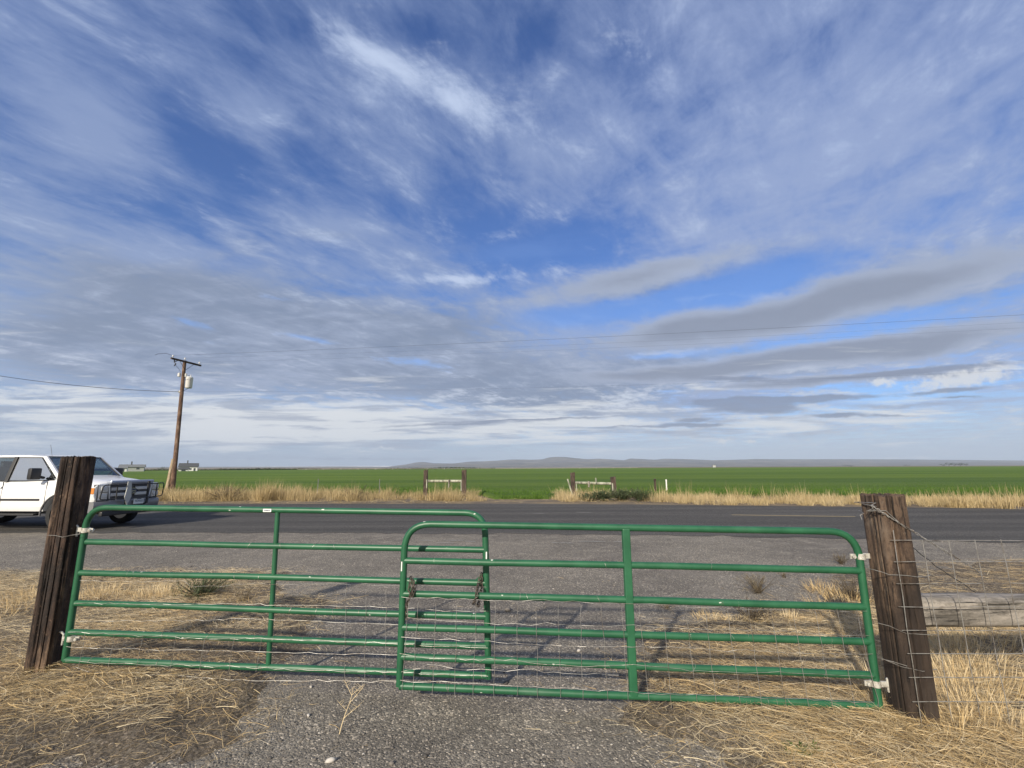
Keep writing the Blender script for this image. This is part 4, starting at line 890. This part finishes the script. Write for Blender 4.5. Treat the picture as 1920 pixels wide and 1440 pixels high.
# ------------------------------------------------------------------ old timber braces across the road
def ground_y(u, Y): p = aty(u, 870, Y); p.z = 0; return p
def fpost(root, p, w, h, m, lean=0.0, name='post', lab=None):
    mb = MB(); n = 8; rings = []
    for i in range(n+1):
        z = -.2+(h+.2)*i/n; rings.append([Vector((p.x+lean*z+q[0]*w/2*(1+.06*math.sin(i*2.1+q[1]*2)), p.y+q[1]*w/2, z+(q[0]*.02 if i == n else 0))) for q in ((-1, -1), (.1, -1.08), (1, -1), (1.05, .1), (1, 1), (0, 1.05), (-1, 1), (-1.06, 0))])
    mb.loft(rings); o = mb.build(name, m, root)
    if lab: o['label'] = lab
    return o
Y = 27.5
def brace(u0, u1, v0, v1, w0, w1, railv, label, extra, Y):
    a, b = ground_y(u0, Y), ground_y(u1, Y); root = empty('timber_brace', a, 0, label, 'fence brace', 'timber braces in the grass across the road'); d = b-a
    fpost(root, Vector((0, 0, 0)), w0, aty(u0, v0, Y).z, M['farw']); fpost(root, d, w1, aty(u1, v1, Y).z, M['farw'], .0 if railv[0] < 904 else -.06)
    za, zb = aty(u0, railv[0], Y).z, aty(u1, railv[1], Y).z
    mb = MB(); mb.tube([Vector((w0/2, 0, za)), Vector((d.x-w1/2, d.y, zb))], .075, 8); mb.build('rail', M['palew'], root, True)
    for (u, vt, vb, w, ln, m, nm) in extra:
        q = ground_y(u, Y)-a; mb = MB(); z1 = aty(u, vt, Y).z; z0 = max(aty(u, vb, Y).z, -.1); mb.tube([Vector((q.x+ln, q.y-.15, z0)), Vector((q.x, q.y-.12, z1))], w/2, 8); mb.build(nm, M[m], root, True)
brace(799, 870.5, 881, 881, .22, .26, (902, 902), 'timber brace of two dark posts and a pale rail, the taller and left one', [(843, 899, 914, .09, 0, 'greyw', 'picket'), (802, 899, 915, .07, 0, 'palew', 'picket'), (866, 900, 920, .07, 0, 'palew', 'picket')], Y)
brace(1073, 1150, 886, 894, .24, .26, (905, 907), 'timber brace with one short weathered post and a leaning pale stick', [(1063, 898, 931, .09, .28, 'palew', 'leaning_stick'), (1115.5, 896, 906, .08, 0, 'palew', 'picket'), (1102, 902, 913, .09, 0, 'greyw', 'picket'), (1079, 905, 920, .06, 0, 'palew', 'picket'), (1146, 906, 920, .08, 0, 'palew', 'picket')], 27.0)
def stake(u, v, Y, w, m, label):
    a = ground_y(u, Y); mb = MB(a); h = aty(u, v, Y).z; mb.box(a+Vector((0, 0, h/2-.1)), (w, w*.6, h+.2)); mb.box(a+Vector((0, -.001, h-.06)), (w*1.15, w*.7, .10)); tag(mb.build('marker_post', M[m]), label, 'marker post', 'thin posts in the far grass')
stake(599, 898, 28, .035, 'grey', 'thin grey metal stake in the tall grass left of the braces')
stake(713.5, 898, 28, .035, 'grey', 'thin grey metal stake in grass, just left of the left brace')
stake(1247, 899, 30, .07, 'wallw', 'short white marker post at the edge of the green field')
stake(1226, 898, 30, .12, 'farw', 'short dark post beside the white marker post')

# ------------------------------------------------------------------ distant farm
def house(name, u0, u1, vb, vw, vr, Y, wall, roof, label, depth, ridge_x=True, extra=None, cat='house', pipe=None):
    a = aty(u0, vb, Y); b = aty(u1, vb, Y); W = b.x-a.x; z0 = 0; zw = aty(u0, vw, Y).z; zr = aty((u0+u1)/2, vr, Y).z
    W *= .84; root = empty(name, (a.x, Y, 0), math.atan2(-a.x, Y)*.9, label, cat, 'farm buildings across the field'); V = Vector
    mb = MB(); mb.box(V((W/2, depth/2, zw/2)), (W, depth, zw)); mb.add([V((0, 0, zw)), V((0, depth, zw)), V((0, depth/2, zr))], [(0, 1, 2)]); mb.add([V((W, 0, zw)), V((W, depth, zw)), V((W, depth/2, zr))], [(0, 1, 2)]); wl = mb.build('wall', wall, root)
    mb = MB(); o = .5
    mb.add([V((-o, -o, zw-.15)), V((W+o, -o, zw-.15)), V((W+o, depth/2, zr+.15)), V((-o, depth/2, zr+.15)), V((W+o, depth+o, zw-.15)), V((-o, depth+o, zw-.15))], [(0, 1, 2, 3), (3, 2, 4, 5)])
    mb.add([V((-o, -o, zw-.4)), V((W+o, -o, zw-.4)), V((W+o, -o, zw-.15)), V((-o, -o, zw-.15))], [(0, 1, 2, 3)])
    rf = mb.build('roof', roof, root)
    if pipe: mb = MB(); mb.box(V((W*pipe, depth/2, zr+.9)), (.7, .7, 2.4)); mb.build('chimney', M['roof'], rf)
    for (t, z, w, h) in (extra or []):
        mb = MB(); mb.box(V((W*t, -.02, z)), (w, .1, h)); mb.build('window' if h < 1.9 else 'door', M['winw'], wl)
    return root
house('farmhouse', 334.5, 369, 883, 874.5, 868.5, 330, M['wallw'], M['roof'], 'white farmhouse with dark roof just right of the utility pole', 9, extra=[(.3, 1.7, 1.4, 1.2), (.62, 1.7, 1.4, 1.2), (.85, 1.2, 1.2, 2.2)], pipe=.42)
house('garage', 335, 352, 883.5, 879.5, 876.5, 318, M['wallw'], M['roof'], 'small white outbuilding in front of the farmhouse', 6, extra=[(.5, .9, 2.4, 1.95)], cat='outbuilding')
house('barn', 222, 266, 885, 875, 871, 300, M['wallg'], M['roofg'], 'long grey barn seen beyond the truck hood', 12, extra=[(.2, 1.7, 3.0, 3.2), (.75, 2.2, 1.6, 1.2)], cat='barn', pipe=.45)
house('shed', 222, 236, 884, 877, 874, 286, M['wallw'], M['roofg'], 'small pale shed against the left end of the barn', 7, extra=[(.5, 1.2, 1.5, 2.2)], cat='shed')
house('shed', 1336.5, 1342.5, 874, 872, 871, 1150, M['wallg'], M['roofg'], 'tiny white building far off beyond the right of the field', 12, cat='shed')
def far_tree(u, Y, h, w, label, n=260):
    a = ground_y(u, Y); root = empty('tree', a, 0, label, 'tree', 'trees beyond the field')
    mb = MB(); mb.tube([Vector((0, 0, -.3)), Vector((.1, 0, h*.3)), Vector((0, 0, h*.6))], [h*.04, h*.03, h*.015], 7)
    for k in range(4): an = k*1.7; mb.tube([Vector((.05, 0, h*.3)), Vector((math.cos(an)*w*.25, math.sin(an)*w*.25, h*.6))], [h*.018, h*.008], 5)
    mb.build('trunk', M['bark'], root)
    cc = rng.normal(0, 1, (9, 3)); cc /= np.linalg.norm(cc, axis=1, keepdims=True); cc *= np.array([w*.33, w*.33, h*.26]); cc[:, 2] += h*.62
    p = cc[rng.integers(0, 9, n)]+rng.normal(0, 1, (n, 3))*np.array([w*.12, w*.12, h*.10]); s = rng.uniform(.25, .6, n)*h*.10
    q = rng.normal(0, 1, (n, 2, 3)); V = np.stack([p-q[:, 0]*s[:, None]*.6, p+q[:, 1]*s[:, None]*.6, p+q[:, 0]*s[:, None]*.6, p-q[:, 1]*s[:, None]*.6], 1).reshape(-1, 3)
    raw_mesh('crown', V, np.arange(n*4).reshape(-1, 4), M['leaff'], np.repeat(np.clip((p[:, 2]/h-.3)*1.2+rng.normal(0, .15, n), 0, 1), 4), root)
for i, (u, Y_, h, w) in enumerate([(310, 360, 3.4, 7), (296, 380, 2.6, 6), (275, 330, 2.0, 5), (1768, 900, 5, 14), (1779, 880, 7.5, 12), (1789, 900, 6, 15), (1800, 890, 7.0, 14), (1811, 900, 6.5, 13), (1700, 1000, 4, 14), (1585, 1050, 4.5, 16), (1595, 1050, 3.5, 14), (420, 640, 4.0, 12), (412, 650, 3.2, 10), (560, 700, 2.6, 14)]):
    pl = ['low round dark tree left of the farmhouse, nearest it', 'smaller dark bush-like tree beside the round one left of the farmhouse', 'low dark bush-like tree between the barn and the pole', 'leftmost dark tree of the far right group', 'tallest dark tree of the far right group', 'broad dark tree in the middle of the far right group', 'second dark tree from the right in the far right group', 'rightmost dark tree of the far right group', 'lone dark tree left of the far right group', 'left one of two far trees above the brown post', 'right one of two far trees above the brown post', 'right one of two low trees far right of the farmhouse', 'left one of two low trees far right of the farmhouse', 'low wide tree on the horizon above the tall tan grass'][i]
    far_tree(u, Y_, h, w, pl)
# low dark scrub along the far left side of the field: one band nobody could count
n = 9000; x = rng.uniform(-520, -20, n)*1.0; Yb = np.interp(x, [-520, -60, 0], [430, 520, 560])+rng.uniform(0, 14, n); hh = (vnoise(x, Yb*0, .03, 4, 8)*2.6)
p = np.stack([x, Yb, rng.uniform(0, 1, n)*hh], 1); q = rng.normal(0, .45, (n, 2, 3)); V = np.stack([p-q[:, 0], p+q[:, 1], p+q[:, 0], p-q[:, 1]], 1).reshape(-1, 3)
raw_mesh('distant_scrub', V, np.arange(n*4).reshape(-1, 4), M['leaff'], np.repeat(rng.uniform(0, 1, n), 4))['kind'] = 'stuff'
# wheeled irrigation line far out in the crop
ir = empty('irrigation_line', (-200, 430, 0), 0, 'long pale wheeled irrigation pipe lying far out across the green field', 'irrigation pipe')
mb = MB(); mb.tube([Vector((i*8.0, i*.3, 1.0)) for i in range(41)], .09, 8); mb.build('pipe', M['galv'], ir, True)
for k in range(20):
    mb = MB(); c = Vector((8+k*16, .6*k+.3, 1.0)); mb.tube([c+Vector((0, math.cos(a)*.75, math.sin(a)*.75)) for a in [2*math.pi*j/14 for j in range(14)]], .06, 5, True)
    for j in range(4): a = j*math.pi/4; d = Vector((0, math.cos(a)*.75, math.sin(a)*.75)); mb.tube([c-d, c+d], .03, 4)
    mb.build('wheel', M['galv'], ir)

# ------------------------------------------------------------------ soil, straw and grass near the gate
LP_ = [(-14, 8.6), (-7.7, 8.2), (-4.1, 8.0), (-3.2, 7.0), (-2.6, 6.1), (-2.15, 5.3), (-2.1, 4.3), (-1.95, 3.75), (-2.05, 3.4), (-2.5, 3.08), (-3.1, 2.6), (-3.5, 1.0), (-14, 1.0)]
RP_ = [(14, 9.0), (9, 8.6), (5.9, 8.0), (4.7, 7.0), (3.7, 6.2), (2.5, 5.75), (1.6, 5.2), (1.2, 4.6), (1.0, 4.1), (.93, 3.6), (1.02, 3.2), (1.2, 2.9), (1.45, 2.6), (1.7, 1.0), (14, 1.0)]
def mask(x, y, poly, r=.22):
    t = np.zeros(len(x))
    for k in range(16):
        a = k*2.4; q = r*math.sqrt((k+.5)/16); t += inpoly(x+q*math.cos(a)+(vnoise(x, y, 2.2, 4, 5)-.5)*1.0, y+q*math.sin(a)+(vnoise(x, y, 2.2, 4, 6)-.5)*1.0, poly)
    return t/16
def soilz(x, y, poly): return mask(x, y, poly)*(.012+.075*vnoise(x, y, 1.6, 4, 2)+.02*vnoise(x, y, 9, 2, 3))-.012
for nm, poly, x0, x1 in (('left', LP_, -14, -1.2), ('right', RP_, .3, 14)):
    gx = np.arange(x0, x1, .06); gy = np.arange(1.2, 9.3, .06); XX, YY = np.meshgrid(gx, gy, indexing='ij'); x = XX.ravel(); y = YY.ravel(); z = soilz(x, y, poly)
    nx, ny = len(gx), len(gy); i, j = np.meshgrid(np.arange(nx-1), np.arange(ny-1), indexing='ij'); a = (i*ny+j).ravel()
    raw_mesh('soil', np.stack([x, y, z], 1), np.stack([a, a+ny, a+ny+1, a+1], 1), M['soil'], smooth=True)['kind'] = 'structure'
def scatter(n, poly, xr, yr, dens=None):
    x = rng.uniform(*xr, n); y = yr[0]+(yr[1]-yr[0])*rng.uniform(0, 1, n)**1.35
    keep = rng.uniform(0, 1, n) < mask(x, y, poly, .75)**1.5*(dens(x, y) if dens is not None else 1)
    keep &= (np.abs(x) < y*1.14+.5)
    return x[keep], y[keep]
def straw(name, n, poly, xr, yr, az, spread, dens, tone, Lr=(.10, .34), seed=0, el=(.0, .32)):
    x, y = scatter(n, poly, xr, yr, dens); k = len(x)
    z = soilz(x, y, poly)+rng.uniform(.0, .05, k)**1.0
    A = rng.normal(az, spread, k)+rng.choice([0, math.pi], k, p=[.7, .3])+(vnoise(x, y, 1.6, 3, seed)-.5)*4.5; A = np.where(rng.uniform(0, 1, k) < .5, rng.uniform(0, 6.283, k), A)
    E_ = rng.uniform(el[0], el[1], k)**1; L = rng.uniform(*Lr, k)*rng.choice([.35, .7, 1, 1.5], k, p=[.4, .3, .2, .1])
    T = np.clip(tone(x, y)+rng.normal(0, .27, k), 0, 1)
    o = blades(name, np.stack([x, y, z], 1), dirs(A, E_), L, rng.choice([.0012, .0018, .0028, .0045], k, p=[.35, .35, .22, .08]), E_*rng.uniform(.6, 1.2, k), M['straw'], T, seg=3, flat=True); o['kind'] = 'stuff'
def dl(x, y):
    return np.clip(-.1+1.75*vnoise(x, y, 1.2, 4, 31), .08, 1)*np.where(y < 3.5, np.clip(vnoise(x, y, 1.4, 3, 7)*1.3-.35, .05, 1), 1)*np.where((y > 4.1) & (y < 5.1), .8, 1)
straw('dry_straw', 185000, LP_, (-10, -1.6), (2.5, 8.6), 2.7, .8, dl, lambda x, y: .38+.55*vnoise(x, y, 1.5, 4, 9)+np.where(y > 5.0, .13, -.05), seed=41)
straw('dry_straw', 260000, RP_, (.8, 10.5), (2.5, 9.0), -.75, .75, lambda x, y: np.clip(-.05+1.75*vnoise(x, y, 1.1, 4, 33), .08, 1)*np.where(y > 6.0, .22, 1), lambda x, y: .42+.55*vnoise(x, y, 1.5, 4, 19)-.10*(y > 6), seed=42)
# stray stalks blown over the gravel edges
def strays():
    x = rng.uniform(-7, 7, 9000); y = 2.9+6.1*rng.uniform(0, 1, 9000)**1.3
    w = np.maximum(mask(x, y, LP_, 1.2), mask(x, y, RP_, 1.2)); k = rng.uniform(0, 1, 9000) < w*.8+.03; x = x[k]; y = y[k]; n = len(x)
    blades('stray_straw', np.stack([x, y, np.full(n, .012)], 1), dirs(rng.uniform(0, 6.3, n), rng.uniform(0, .08, n)), rng.uniform(.03, .2, n), rng.uniform(.0015, .004, n), np.zeros(n), M['straw'], np.clip(rng.normal(.65, .2, n), 0, 1), seg=3, flat=True)['kind'] = 'stuff'
strays()
def clump(cs, mat_, name, kind='stuff', label=None, cat=None, group=None, soil=None):
    """cs: rows (x, y, radius, n, height, lean, tone); one mesh of upright blades"""
    B, D, L, Wd, T = [], [], [], [], []
    for (x, y, r, n, h, lean, tone) in cs:
        a = rng.uniform(0, 6.283, n); q = r*np.sqrt(rng.uniform(0, 1, n))
        bx = x+np.cos(a)*q; by = y+np.sin(a)*q; B.append(np.stack([bx, by, np.full(n, .0)], 1))
        e = np.clip(np.pi/2-np.abs(rng.normal(0, lean, n))-.35*q/max(r, .01)*lean*2, .15, 1.57); D.append(dirs(a+rng.normal(0, .7, n), e))
        L.append(h*rng.uniform(.45, 1.0, n)); dist = math.hypot(x, y); Wd.append(rng.uniform(.6, 1.3, n)*(.0028+.0004*dist)); T.append(np.clip(tone+rng.normal(0, .17, n), 0, 1))
    B = np.concatenate(B); D = np.concatenate(D); L = np.concatenate(L); Wd = np.concatenate(Wd); T = np.concatenate(T)
    org = (cs[0][0], cs[0][1], 0) if kind != 'stuff' else None
    o = blades(name, B, D, L, Wd, rng.uniform(.05, .45, len(L)), mat_, T, seg=3, org=org)
    return tag(o, label, cat, group, 'stuff' if kind == 'stuff' else None)
c = []
def addc(u, v, r, n, h, lean=.3, tone=.6):
    p = gp(u, v); c.append((p.x, p.y, r, n, h, lean, tone))
for (u, v, r, n, h, l, t) in [(185, 1122, .22, 420, .26, .35, .75), (215, 1125, .20, 300, .22, .4, .7), (285, 1122, .22, 420, .25, .3, .8), (325, 1122, .18, 300, .24, .3, .78), (255, 1125, .15, 120, .14, .5, .5), (440, 1125, .25, 220, .12, .5, .5), (490, 1130, .25, 220, .13, .5, .5), (160, 1130, .2, 200, .2, .4, .7),
    (60, 1130, .4, 400, .26, .4, .65), (20, 1150, .4, 400, .24, .4, .6), (230, 1170, .5, 500, .10, .6, .8), (350, 1170, .5, 500, .10, .6, .85), (430, 1175, .4, 400, .09, .6, .8), (300, 1262, .15, 140, .12, .5, .85), (330, 1300, .22, 260, .13, .6, .75), (370, 1320, .2, 200, .12, .6, .7),
    (1655, 1290, .12, 260, .30, .3, .8), (1640, 1310, .12, 160, .22, .4, .75), (1670, 1330, .12, 200, .32, .25, .8), (1700, 1375, .12, 90, .16, .5, .75), (1640, 1240, .15, 200, .24, .35, .6), (1620, 1200, .25, 260, .22, .4, .5), (1580, 1180, .25, 220, .2, .4, .45), (1560, 1150, .25, 200, .26, .4, .45), (1590, 1130, .25, 260, .30, .35, .5), (1540, 1110, .2, 140, .26, .4, .45),
    (1330, 1160, .18, 140, .14, .5, .65), (1380, 1165, .15, 120, .12, .5, .65), (1480, 1165, .08, 60, .28, .15, .9), (1460, 1170, .25, 180, .16, .5, .6), (1480, 1240, .35, 260, .12, .6, .75), (1560, 1260, .35, 320, .14, .6, .8), (1440, 1290, .3, 220, .10, .6, .75), (1600, 1280, .3, 320, .16, .5, .8),
    (1790, 1380, .15, 200, .30, .4, .75), (1800, 1340, .25, 300, .34, .35, .7), (1790, 1290, .3, 400, .32, .35, .7), (1800, 1240, .3, 400, .30, .4, .7), (1860, 1300, .3, 400, .32, .4, .7), (1890, 1380, .25, 300, .32, .4, .7), (1850, 1220, .35, 400, .30, .4, .65), (1780, 1220, .2, 200, .28, .4, .6), (1900, 1180, .4, 400, .25, .4, .6), (1760, 1400, .1, 60, .2, .6, .9)]: addc(u, v, r, n, h, l, t)
clump(c, M['straw'], 'dry_grass')

# verge across the road
c = []; xs_ = rng.uniform(-34, 34, 1500)
for x in xs_:
    x = float(x); u = 960+853*x/25*1.03
    f0 = float(fe(x)); dens = float(vnoise(x, 0, .5, 3, 77))
    if -2.3 < x < 2.6: continue
    yy = f0+1.3+random.random()**1.2*5; 
    tall = .45+.5*dens
    if x < -7: tall *= 1.25
    if 7 < x: yy = f0+.35+random.random()**1.3*4.5; tall *= .85
    if random.random() > .15+dens*1.25 or (3.9 < x < 7.3 and yy < 27): continue
    if x < -2: yy += .8
    c.append((x, yy, .28, random.randint(28, 60), tall*random.uniform(.7, 1.2), .28, .35+.45*dens if x < 0 else .6+.25*dens))
for (u, vt, n) in [(425, 892, 60), (440, 890, 60), (490, 886, 140), (505, 884, 160), (520, 888, 120), (540, 898, 90), (570, 893, 60), (660, 893, 70), (655, 900, 60), (640, 905, 60), (350, 900, 50), (380, 896, 40), (400, 893, 50), (290, 905, 50), (810, 888, 30), (825, 886, 30), (838, 888, 30), (850, 886, 30), (780, 900, 60), (815, 905, 90), (845, 905, 90), (830, 915, 80), (885, 908, 80), (790, 915, 90), (900, 918, 60), (1045, 915, 60), (1055, 910, 70), (1090, 905, 60), (1105, 892, 40), (1120, 905, 50), (1165, 905, 50), (1210, 905, 60), (1235, 884, 40), (1240, 900, 60), (1285, 888, 40), (1372, 894, 40), (1378, 900, 60), (1395, 896, 30), (1440, 893, 35), (1470, 898, 50), (1500, 895, 60), (1510, 898, 70), (1605, 897, 40), (1612, 902, 50), (1640, 915, 60), (1660, 915, 60), (1730, 912, 60), (1760, 908, 70), (1785, 905, 80), (1800, 902, 80), (1840, 900, 80), (1880, 898, 80), (1910, 900, 80)]:
    x = (u-960)/853*25.5/1.03; Yc = float(fe(x))+random.uniform(1.8, 3.2); x = (u-960)/853*Yc/1.03
    h = max(.5, aty(u, vt, Yc).z); c.append((x, Yc, .30, n, h, .13, .62)); c.append((x, Yc, .42, 70, h*.55, .25, .6))
clump(c, M['farstraw'], 'dry_verge_grass')
n = 26000; x = rng.uniform(-34, 34, n); y = fe(x)+.25+rng.uniform(0, 1, n)**1.4*7; k = (rng.uniform(0, 1, n) < np.clip(vnoise(x, y, .8, 3, 12)*1.9-.45, 0, 1)*np.where((x > -2.3) & (x < 2.6), .25, 1)); x = x[k]; y = y[k]; n = len(x)
blades('verge_litter', np.stack([x, y, np.full(n, .02)+rng.uniform(0, .10, n)], 1), dirs(rng.uniform(0, 6.28, n), rng.uniform(0, .5, n)), rng.uniform(.15, .5, n), rng.uniform(.006, .016, n), rng.uniform(.1, .4, n), M['farstraw'], np.clip(rng.normal(.5, .3, n), 0, 1), seg=2, flat=True)['kind'] = 'stuff'
# green grass behind the dry strip
c = []
for i in range(520):
    x = random.uniform(-36, 36)
    if -2.6 < x < 2.9: continue
    yy = float(field_near(x))+random.uniform(-2.2, .3)
    c.append((x, yy, .35, 34, random.uniform(.3, .7)*(1.35 if x < -12 else .9), .25, .5))
clump(c, M['gblade'], 'green_verge_grass')

# ------------------------------------------------------------------ single plants
def leafy(name, u, v, w, h, n, m, tone, label, cat='weed', leafL=.06, group='weeds on the gravel', lw=.008, Yd=None):
    p = gp(u, v) if Yd is None else ground_y(u, Yd); root = empty(name, p, 0, label, cat, group)
    ns = max(10, n//22); mb = MB(); B = []; D = []
    for i in range(ns):
        a = random.uniform(0, 6.28); e = random.uniform(.35, 1.4); L = h*random.uniform(.7, 1.05)/max(.45, math.sin(e)); L = min(L, math.hypot(w/2, h))
        pts = []; q = Vector((random.uniform(-1, 1)*w*.08, random.uniform(-1, 1)*w*.08, 0)); d = Vector((math.cos(a)*math.cos(e), math.sin(a)*math.cos(e), math.sin(e)))
        for k in range(7):
            pts.append(q.copy()); q += d*L/6; d += Vector((random.gauss(0, .13), random.gauss(0, .13), random.gauss(-.02, .1))); d.normalize()
        mb.tube(pts, [.0022*(1-.7*k/6)*(1+Vector(p).length/14) for k in range(7)], 4)
        for k in range(n//ns):
            t = random.uniform(.15, 1)*5.99; j = int(t); B.append(pts[j].lerp(pts[j+1], t-j)); D.append(d*.6+Vector((random.gauss(0, .6), random.gauss(0, .6), random.gauss(.25, .5))))
    st = mb.build('stems', M['weed'] if m != 'gblade' else M['gblade'], root)
    B = np.array(B); D = np.array(D); D /= np.linalg.norm(D, axis=1, keepdims=True); k = len(B)
    blades('foliage', B, D, rng.uniform(.4, 1, k)*leafL, rng.uniform(.5, 1, k)*lw, rng.uniform(0, .4, k), M[m], np.clip(rng.normal(tone, .2, k), 0, 1), seg=2, parent=root)
    return root
leafy('weed', 376, 1124, .62, .30, 2200, 'shrub', .42, 'bushy grey-green weed in the dry grass behind the left gate', leafL=.07, lw=.009)
leafy('tumbleweed', 1422, 1112, .42, .26, 1100, 'weed', .62, 'rounded olive-tan tumbleweed alone on the gravel behind the right gate', leafL=.06, lw=.004)
leafy('tumbleweed', 1412, 1168, .46, .26, 1300, 'weed', .30, 'dark brown tumbleweed just below the rounded olive one', leafL=.06, lw=.004)
leafy('tumbleweed', 1600, 1128, .55, .30, 1300, 'weed', .28, 'dark brown tumbleweed among pale stalks beside the gate end', leafL=.07, lw=.004)
leafy('tumbleweed', 1578, 1058, .40, .18, 600, 'weed', .45, 'small flat dry weed farthest back, near the upper right hinge', leafL=.06, lw=.004)
leafy('weed', 1470, 1083, .30, .08, 260, 'weed', .6, 'tiny low dry weed behind the rounded olive tumbleweed', leafL=.05, lw=.004)
leafy('weed', 1248, 1142, .28, .07, 260, 'weed', .7, 'tiny tan weed on the gravel right of the wide centre brace', leafL=.05, lw=.004)
leafy('weed', 1505, 1428, .18, .10, 700, 'gblade', .55, 'small bright green weed in the straw at the bottom right', leafL=.04, lw=.008)
leafy('weed', 455, 1130, .4, .14, 420, 'weed', .42, 'low brown weed right of the grey-green bushy one', leafL=.06, lw=.005)
for (u, w, h, n, lb) in [(1128, 1.7, .80, 2600, 'broad grey-green shrub beside the leaning pale stick across the road'), (1163, 1.8, .85, 2800, 'grey-green shrub in front of the short weathered post across the road'), (1196, 1.4, .95, 2000, 'rightmost and tallest grey-green shrub by the road brace'), (1100, 1.0, .55, 1200, 'small low shrub between the dark post and the broad shrub')]:
    leafy('shrub', u, 0, w, h*.68, n, 'shrub', .40, lb, 'shrub', .16, 'shrubs beside the right timber brace', .04, Yd=24.0+random.random()*.8)
leafy('shrub', 432, 0, 1.8, .9, 1500, 'weed', .5, 'dry brownish shrub in the tall grass right of the pole', 'shrub', .16, 'shrubs beside the road', .02, Yd=26)
leafy('shrub', 668, 0, 1.1, .85, 800, 'weed', .25, 'dark dry shrub at the end of the tall tan grass', 'shrub', .16, 'shrubs beside the road', .02, Yd=26)
# bare forked twig standing on the gravel in front of the gates
p = gp(636, 1378); mb = MB(p)
def twig(a, d, L, r, dep):
    q = Vector(a); pts = [q.copy()]
    for k in range(6): q = q+d*L/6; d = (d+Vector((random.gauss(0, .07), random.gauss(0, .07), random.gauss(0, .05)))).normalized(); pts.append(q.copy())
    mb.tube(pts, [r*(1-.6*k/6) for k in range(7)], 5)
    if dep:
        for t, s in ((2, 1), (3, -1), (4, 1), (5, -1), (5, 1)):
            sd = Vector((s*random.uniform(.5, .9), random.uniform(-.2, .3), random.uniform(.5, .8))).normalized(); twig(pts[t], sd, L*random.uniform(.25, .5), r*.6, dep-1)
twig(p, Vector((.12, .35, .93)).normalized(), .27, .0032, 2)
tag(mb.build('dead_plant', M['straw'], None), 'bare pale forked plant standing on the gravel in front of the gates', 'plant')
a = mb; o_ = bpy.data.objects['dead_plant']; at = o_.data.attributes.new('tone', 'FLOAT', 'POINT'); at.data.foreach_set('value', np.full(len(o_.data.vertices), .85, np.float32))

# ------------------------------------------------------------------ stones
ico = bmesh.new(); bmesh.ops.create_icosphere(ico, subdivisions=1, radius=1); IV = np.array([v.co[:] for v in ico.verts]); IF = np.array([[v.index for v in f.verts] for f in ico.faces]); ico.free()
def pebbles(name, x, y, s, tone):
    n = len(x); a = rng.uniform(0, 6.28, n); sc = np.stack([s*rng.uniform(.8, 1.4, n), s*rng.uniform(.6, 1.0, n), s*rng.uniform(.35, .7, n)], 1)
    V = IV[None]*(1+rng.normal(0, .13, (n, len(IV), 1)))*sc[:, None, :]; ca, sa = np.cos(a)[:, None], np.sin(a)[:, None]
    V = np.stack([V[..., 0]*ca-V[..., 1]*sa, V[..., 0]*sa+V[..., 1]*ca, V[..., 2]], -1)+np.stack([x, y, .004+s*.2], 1)[:, None, :]
    return raw_mesh(name, V.reshape(-1, 3), (IF[None]+(np.arange(n)*len(IV))[:, None, None]).reshape(-1, 3), M['stone'], np.repeat(tone, len(IV)))
n = 60000; y = 2.7+9*rng.uniform(0, 1, n)**1.9; x = rng.uniform(-1.15, 1.15, n)*y
k = rng.uniform(0, 1, n) > .6*np.maximum(mask(x, y, LP_, .5), mask(x, y, RP_, .5)); x = x[k]; y = y[k]; n = len(x)
pebbles('loose_gravel', x, y, np.exp(rng.normal(-5.7, .52, n)), np.clip(rng.beta(1.6, 2.4, n)*1.15, 0, 1))['kind'] = 'stuff'
for (u, v, s, t, lb) in [(953, 1146, .045, .62, 'grey stone on the gravel right of the chain'), (1086, 1222, .022, .97, 'pale pebble on the gravel seen between the lowest rails'), (578, 1344, .018, 1.0, 'white pebble on the gravel left of the bare twig'), (620, 1430, .024, 1.0, 'large white pebble at the bottom edge below the bare twig'), (1005, 1161, .014, 1.0, 'small white pebble right of the grey stone'), (583, 1290, .014, .95, 'white pebble under the bottom rail of the left gate')]:
    g0 = gp(u, v); o = pebbles('stone', np.array([0.]), np.array([0.]), np.array([s]), np.array([t])); o.location = (g0.x, g0.y, .004); tag(o, lb, 'stone', 'single stones on the gravel')
for (u, v) in [(382, 1160), (400, 1154), (414, 1150)]:
    pass

# ------------------------------------------------------------------ air
mb = MB(); mb.box((0, 5400, 210), (23000, 15600, 424))
hz_ = mb.build('haze', mat('haze_air')); hm = MATS['haze_air']; g = G(hm.node_tree); g.n.remove(g.n['Principled BSDF'])
pv = g.new('ShaderNodeVolumePrincipled'); pv.inputs['Color'].default_value = (.70, .82, 1.0, 1); pv.inputs['Density'].default_value = HAZE; pv.inputs['Anisotropy'].default_value = .0
g.l.new(pv.outputs[0], g.n['Material Output'].inputs['Volume']); hz_['kind'] = 'stuff'
